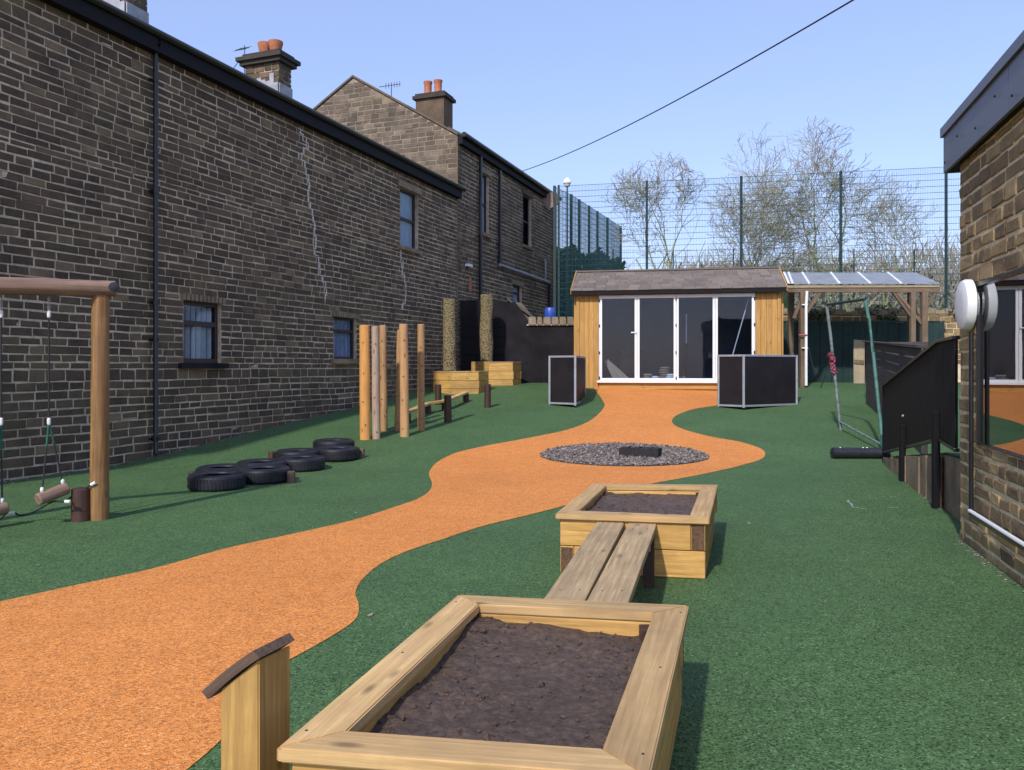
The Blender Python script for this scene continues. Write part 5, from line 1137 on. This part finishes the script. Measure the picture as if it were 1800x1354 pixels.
def back_wall():
    Y = 25.1; t = thing('boundary_wall', P(1500, 660, Y), 'old ivy-grown stone wall behind the dark green fence', 'wall'); x0, x1 = P(1372, 0, Y).x, P(1760, 0, Y).x; u = Vector((1, 0, 0)); zt = P(0, 552, Y).z
    mb = MB(); mb.abox(x0, x1, Y, Y + .4, 0.6, zt); obj('wall_body', mb, 'gold_mortar', t)
    st = stones(Vector((0, Y, 0)), u, Vector((0, -1, 0)), lambda z: x0, lambda z: x1, 1.6, zt, (.14, .2), (.22, .42), seed=51, gap=.02, proud=(.01, .04)); link_stones(st, 'gold_stone', t, 60)
    rg = random.Random(6); x = x0
    while x < x1:
        w = rg.uniform(.2, .42); h = rg.uniform(.10, .2); mb = MB(); q = [Vector((x + .01, Y - .05, zt)), Vector((x + w, Y - .05, zt)), Vector((x + w, Y + .42, zt)), Vector((x + .01, Y + .42, zt))]
        mb.hexa(q, [v.lerp(sum(q, Vector()) / 4, rg.uniform(.08, .25)) + Zv * (h + rg.uniform(-.03, .03)) for v in q]); obj('coping_stone', mb, 'lintel_stone', t); x += w
    mb = MB()
    for i in range(4200):
        px = rg.uniform(1375, 1700); x = P(px, 0, Y).x; z = zt + rg.gauss(-.12, .22); y = Y - .06 + rg.uniform(-.12, .1) if z < zt + .1 else Y + rg.uniform(-.05, .4)
        if noise.noise(Vector((x * 1.1, z * 1.5, 3))) < -.02: continue
        leafq(mb, Vector((x, y, z)), .045, rg)
    obj('ivy', mb, 'ivy_leaf', t, kind='stuff')
def leafq(mb, c, s, rg):
    a = Vector((rg.gauss(0, 1), rg.gauss(0, 1), rg.gauss(0, 1))).normalized(); b = a.cross(Vector((rg.gauss(0, 1), rg.gauss(0, 1), rg.gauss(0, 1)))).normalized(); s *= rg.uniform(.6, 1.3)
    mb.add([c - a * s, c + b * s * .6, c + a * s, c - b * s * .6], [(0, 1, 2, 3)])
back_wall()
def plank_wall():
    A = Vector((8.59, 19.3)); B = Vector((6.75, 13.1)); t = thing('plank_screen', (A.x, A.y, gz(A.y)), 'grey-brown horizontal plank screen behind the black slatted fence', 'screen'); d = (B - A)
    n_ = Vector((-d.y, d.x)).normalized(); n_ = n_ if n_.x < 0 else -n_
    zt0, zt1 = EYE + .60, EYE + .33; k = 9; p3 = lambda p, z: Vector((p.x, p.y, z))
    for i in range(k):
        f = (i + .5) / k; za = gz(A.y) + (zt0 - gz(A.y)) * f; zb = gz(B.y) + (zt1 - gz(B.y)) * f; hh = (zt0 - gz(A.y)) / k
        board('plank', p3(A, za), p3(B, zb), .03, hh - .008, 'dark_plank', t)
    for f in (.02, .35, .68, .98): p = A + d * f + n_ * -.05; board('post', p3(p, gz(p.y) - .05), p3(p, zt0 + (zt1 - zt0) * f - .02), .09, .07, 'dark_plank', t)
    board('cap_rail', p3(A + n_ * .02, zt0 + .015), p3(B + n_ * .02, zt1 + .015), .14, .03, 'dark_plank', t)
    mb = MB(); e = Vector((1.3, -.35)); 
    for i in range(k):
        f = (i + .5) / k; z = gz(A.y) + (zt0 - gz(A.y)) * f; a = A + n_ * -.02 + Vector((0, .02)); board('plank', p3(a, z), p3(a + e, z), .03, (zt0 - gz(A.y)) / k - .008, 'dark_plank', t)
plank_wall()
t = thing('beige_panel', P(1510, 678, 23.9), 'beige upright panel leaning on the dark green fence', 'panel')
board('panel', P(1510, 677, 23.9), P(1510, 598, 24.1), .33, .03, 'beige_board', t, up=(0, 1, 0)); board('batten', P(1510, 640, 23.95), P(1510, 633, 23.98), .30, .02, 'pergola_wood', t, up=(0, 1, 0))
def metal_frame():
    fl, fr = G(1478, 757), G(1553, 797); tl, tr = P(1453, 536, 15.5), P(1521, 526, 14.2)
    t = thing('metal_frame', (fl + fr) / 2, 'tall rusty green metal tube frame standing on the green by the plank screen', 'frame')
    tubeobj('leg', [tl, P(1460, 590, 15.5), P(1463, 620, 15.5), fl], .028, 'grey_pole', t, 10); tubeobj('leg', [tr - Zv * .03, P(1527, 560, 14.15), P(1535, 620, 14.0), fr], .03, 'green_pole', t, 10)
    tubeobj('top_bar', [tl - Zv * .1, tl, tl.lerp(tr, .5), tr, tr - Zv * .08], .027, 'fence_green', t, 10)
    bl, br = fl.lerp(tl, .07), fr.lerp(tr, .05); tubeobj('bottom_bar', [bl, br], .02, 'grey_pole', t, 8)
    s = P(1463, 622, 15.5); tubeobj('strut', [s, P(1443, 682, 17.0)], .012, 'grey_pole', t, 6)
    mb = MB(); rg = random.Random(3)
    for i in range(26):
        c = P(1459.5 + i * .28, 622 + i * 1.45, 15.46) + Vector((rg.uniform(-.03, .03), rg.uniform(-.03, .0), 0)); leafq(mb, c, .07, rg)
    obj('ribbon', mb, 'pink_cloth', t)
metal_frame()
t = thing('washing_line', P(1430, 640, 22.5), 'thin sagging grey rope hanging from the shelter post', 'rope')
tubeobj('rope', smooth([tuple(P(1422, 612, 22.2)), tuple(P(1428, 640, 22.2)), tuple(P(1437, 657, 22.1))], 4), .012, 'rope_black', t, 5)

# ------------------------------------------------------------------ tall mesh court fence
def court_fence():
    def run(name, pts, ztops, label, post_r, wires=True, step=.05, hstep=.2, vr=.003, hr=.006):
        t = thing(name, Vector((pts[0].x, pts[0].y, gz(pts[0].y))), label, 'fence')
        for p, z in zip(pts, ztops): board('post', Vector((p.x, p.y, gz(p.y))), Vector((p.x, p.y, z + .05)), post_r * 2, post_r * 2, 'fence_green', t, up=(0, 1, 0))
        for (a, za), (b, zb) in zip(zip(pts, ztops), zip(pts[1:], ztops[1:])):
            mb = MB(); d = b - a; L = d.length; g = gz(a.y) + .05; k = int(L / step)
            d3 = Vector((d.x, d.y, 0)).normalized(); n = Vector((d3.y, -d3.x, 0)); o = n * .04
            def bar(p, q, r):
                x = (q - p).normalized(); y = n * r; z_ = x.cross(n) * r
                mb.add([p + y, p + z_, p - y, p - z_, q + y, q + z_, q - y, q - z_], [(0, 1, 5, 4), (1, 2, 6, 5), (2, 3, 7, 6), (3, 0, 4, 7)])
            for i in range(k + 1):
                f = i / k; p = a.lerp(b, f); bar(Vector((p.x, p.y, g)) + o, Vector((p.x, p.y, za + (zb - za) * f)) + o, vr)
            h = 0; hz = za - g
            while h <= hz:
                for e in (0, .012):
                    bar(Vector((a.x, a.y, za - h)) + o * (1 + e * 20), Vector((b.x, b.y, zb - h)) + o * (1 + e * 20), hr)
                h += hstep
            obj('mesh_panel', mb, 'wire_green', t)
    A = Vector((1.64, 28.0)); zt = P(0, 328, 28.0).z
    line = lambda px: (lambda k: (A.x + .2222 * 0, 0))(px)
    pts = []
    for px in (982, 1137, 1303, 1478, 1663, 1850):
        k = (px - CX) / F; sl = -.2222        # Y = 28 + sl*(X-1.64)
        Y = (28 - sl * 1.64) / (1 - sl * k); pts.append(Vector((k * Y, Y)))
    run('court_fence', pts, [zt] * 6, 'tall green wire mesh court fence behind the summerhouse', .035)
    sp = []
    for Y in (28.0, 29.5, 30.4, 31.6, 32.7, 34.1, 36.2): sp.append(Vector((1.58 + .41 * (Y - 28), Y + .0001)))
    sp[0] = sp[0] + Vector((-.08, .12)); run('court_side_fence', sp, [zt] * 7, 'side run of green mesh fence receding from the corner behind the black wall', .05, vr=.005, hr=.006)
    fp = [Vector((5.2 + 3.1 * i, 41.0)) for i in range(7)]; run('far_court_fence', fp, [EYE + 6.0] * 7, 'faint far side of the mesh court fence among the bare trees', .03, step=.1, hstep=.4)
court_fence()
t = thing('dome_pole', Vector((P(997, 0, 33).x, 33, gz(33))), 'white dome on a thin pole behind the mesh fence corner', 'pole')
p = P(997, 324, 33); tubeobj('pole', [Vector((p.x, p.y, gz(33))), p], .03, 'fence_green', t); mb = MB(); mb.lathe([(.03, -.12), (.1, -.1), (.14, .02), (.17, .04), (.15, .16), (.05, .26)], 16, Matrix.Translation(p)); obj('dome', mb, 'white_plastic', t, smooth=True)

# ------------------------------------------------------------------ trees, hedge, thicket
def tree(px, Y, top_py, half_px, low_py, stems, seed, label, dens=1.0, maxlev=8, rtw=.0085):
    rg = random.Random(seed); g = gz(Y); base = Vector(((px - CX) / F * Y, Y, g)); top = EYE + (HY - top_py) / F * Y; H = top - g
    low = EYE + (HY - low_py) / F * Y; hc = Vector((base.x, Y, (top + low) / 2)); rz_ = (top - low) / 2; rx_ = half_px / F * Y
    t = thing('bare_tree', base, label, 'tree'); tk = MB(); tw = MB(); cnt = [0]
    def inside(p):
        q = (p.x - hc.x) / rx_, (p.y - hc.y) / (rx_ * .9), (p.z - hc.z) / rz_
        if p.z < hc.z: q = (q[0], q[1], q[2] * .6)
        return q[0] ** 2 + q[1] ** 2 + q[2] ** 2 < 1 + .35 * noise.noise(p * .9)
    def br(p, d, L, r, lev):
        n = 4 if lev < 4 else 3; pts = [p]; rs = [r]; q = p.copy(); dd = d.copy(); out = False
        def kid(a0, a1, k, rr):
            ax = Vector((rg.gauss(0, 1), rg.gauss(0, 1), rg.gauss(0, .5))); ax = (ax - dd * ax.dot(dd)).normalized(); a = rg.uniform(a0, a1)
            br(q, (dd * math.cos(a) + ax * math.sin(a) + Vector((0, 0, .06))).normalized(), L * k, rr, lev + 1)
        for i in range(n):
            w = .07 + .035 * lev
            dd = (dd + Vector((rg.gauss(0, w), rg.gauss(0, w), rg.gauss(.03, w * .7)))).normalized(); q = q + dd * (L / n)
            if lev > 2 and not inside(q): out = True; break
            pts.append(q.copy()); rs.append(r * (1 - .35 * (i + 1) / n))
            if lev < maxlev and i < n - 1 and (lev > 1 or i > 0) and rg.random() < .42 * dens: kid(.5, 1.0, rg.uniform(.5, .8), rs[-1] * .55)
        if len(pts) < 2: return
        if lev < maxlev and not out:
            for k in range(2 if rg.random() < .7 else 3): kid(.22, .62, rg.uniform(.68, .86), rs[-1] * .78)
        else: rs[-1] *= .5
        cnt[0] += 1
        m = tk if lev < 4 else tw
        m.tube(pts, [max(x, rtw) for x in rs], 6 if lev < 3 else (4 if lev < 4 else 3), False)
    for (ox, lean, hf, r) in stems:
        d = Vector((lean, rg.uniform(-.1, .1), 1)).normalized(); br(base + Vector((ox, rg.uniform(-.3, .3), -.1)), d, H * hf, r, 1)
    obj('trunk', tk, 'tree_bark', t); obj('crown', tw, 'twig', t)
    return cnt[0]
c1 = tree(1152, 34, 268, 92, 445, [(-.35, -.14, .30, .12), (.25, .18, .30, .12), (0, .02, .34, .08)], 101, 'slim two-stemmed bare tree behind the left of the court fence', .80)
c2 = tree(1402, 37, 212, 168, 470, [(.6, .8, .22, .12), (-.9, -.40, .24, .16), (-.1, -.10, .28, .19), (.5, .14, .28, .18), (.9, .45, .24, .15), (-.5, -.75, .24, .14), (-.3, -1.3, .2, .11), (.8, 1.2, .2, .11)], 102, 'largest bare tree, wide multi-stemmed crown rising above the mesh fence', .86, 8)
c3 = tree(1560, 39, 298, 96, 478, [(-.9, -.55, .2, .1), (-.6, -.3, .24, .14), (0, 0, .26, .16), (.7, .3, .24, .14), (.3, .6, .22, .10)], 103, 'bushy greenish bare tree nearest the stone building', 1.0)
print('branches', c1, c2, c3)
def thicket():
    mb = MB(); rg = random.Random(33)
    for i in range(5000):
        px = 1760 - 600 * rg.random() ** 1.9; Y = rg.uniform(44, 62); x = (px - CX) / F * Y; zt = EYE + (HY - (455 - 30 * max(0, (px - 1500) / 200) + 14 * noise.noise(Vector((px * .02, 1, 1))))) / F * Y; z0 = rg.uniform(2.0, zt - .6); q = Vector((x, Y, z0)); d = Vector((rg.gauss(0, .5), rg.gauss(0, .3), 1)).normalized(); L = rg.uniform(.6, 1.8)
        p2 = q + d * L * .5; p3 = p2 + (d + Vector((rg.gauss(0, .4), 0, 0))).normalized() * L * .5; mb.tube([q, p2, p3], [.035, .025, .012], 3, False)
    tag(obj('twig_thicket', mb, 'thicket_twig'), 'brown bare thicket low behind the court fence and trees', 'thicket', kind='stuff')
    mb = MB()
    for i in range(15000):
        px = rg.uniform(1090, 1800); Y = rg.uniform(50, 66); x = (px - CX) / F * Y; z = rg.uniform(.5, EYE + (HY - 478) / F * Y + 1.0 * noise.noise(Vector((x * .3, 5, 1)))); leafq(mb, Vector((x, Y, z)), .30, rg)
    tag(obj('far_scrub', mb, 'thicket_twig'), 'brown scrub bank seen low behind the shelter', 'scrub', kind='stuff')
thicket()
def hedge():
    mb = MB(); rg = random.Random(44)
    for i in range(26000):
        x = rg.uniform(1.2, 5.25); Y = rg.uniform(36.8, 39.5); top = EYE + (HY - 415) / F * 37 + .7 * noise.noise(Vector((x * 1.6, 2, 2))) - .2 * x; z = top * math.sqrt(rg.random()) if rg.random() < .7 else rg.uniform(.5, top)
        leafq(mb, Vector((x, Y, z)), .11, rg)
    t = thing('evergreen_hedge', (3, 38, gz(38)), 'tall dark evergreen hedge seen through the side mesh fence', 'hedge'); obj('foliage', mb, 'leaf', t)
    for x in (1.8, 3.0, 4.3): log('trunk', Vector((x, 38, .9)), Vector((x, 38, 4.5)), .09, .04, 'tree_bark', t, 8)
hedge()

# ------------------------------------------------------------------ grit and dead leaves along the wall feet
def litter():
    rg = random.Random(77); mb = MB()
    for i in range(900):
        s_ = rg.uniform(9.5, 25.4); d_ = abs(rg.gauss(0, .05)) + .025; p = WP(s_, 0, d_); p.z = gz(p.y) + .004; r = rg.uniform(.006, .02)
        m_ = Matrix.Rotation(rg.uniform(0, 3), 3, 'Z'); mb.add([p + m_ @ Vector((v[0] * r * 1.4, v[1] * r, v[2] * r * .5)) for v in OCT], OF)
    for i in range(260):
        s_ = rg.uniform(3.0, 7.3); d_ = abs(rg.gauss(0, .04)) + .03; p = RP(s_, 0, d_); p.z = gz(p.y) + .003; r = rg.uniform(.004, .012)
        mb.add([p + Vector((v[0] * r * 1.4, v[1] * r, v[2] * r * .5)) for v in OCT], OF)
    tag(obj('wall_grit', mb, 'pebble'), 'loose grit and mortar crumbs gathered along the foot of the stone walls', 'grit', kind='stuff')
    mb = MB()
    for i in range(120):
        x, y = rg.uniform(-7, 3.6), rg.uniform(3.5, 21)
        if i % 2: q = WP(rg.uniform(10, 25), 0, rg.uniform(.05, .5)); x, y = q.x, q.y
        c = Vector((x, y, gz(y) + .008)); a = rg.uniform(0, 6.3); s_ = rg.uniform(.012, .028); u_ = Vector((math.cos(a), math.sin(a), rg.uniform(-.1, .2))) * s_; v_ = Vector((-math.sin(a), math.cos(a), rg.uniform(-.1, .3))) * s_ * .6
        mb.add([c - u_, c + v_, c + u_ + Vector((0, 0, .004)), c - v_], [(0, 1, 2, 3)])
    tag(obj('dead_leaves', mb, 'thicket_twig'), 'a few small dead leaves scattered over the rubber surface', 'leaves', kind='stuff')
litter()

# ------------------------------------------------------------------ overhead cable
A = Vector((P(918, 0, 29.5).x, 29.5, EYE + (HY - 301) / F * 29.5)); B = P(1700, -120, 9.5); n = 30
pts = []
for i in range(n + 1):
    f = i / n; p = A.lerp(B, f); p.z -= 4 * .28 * f * (1 - f); pts.append(p)
B2 = RP(4.0, EYE + 2.6, -.3)
pts.append(P(1900, -300, 7.6))
mb = MB(); mb.tube(pts, .013, 6); tag(obj('overhead_cable', mb, 'black_gloss', smooth=True), 'thin black overhead cable running from the far house gutter across the sky', 'cable')
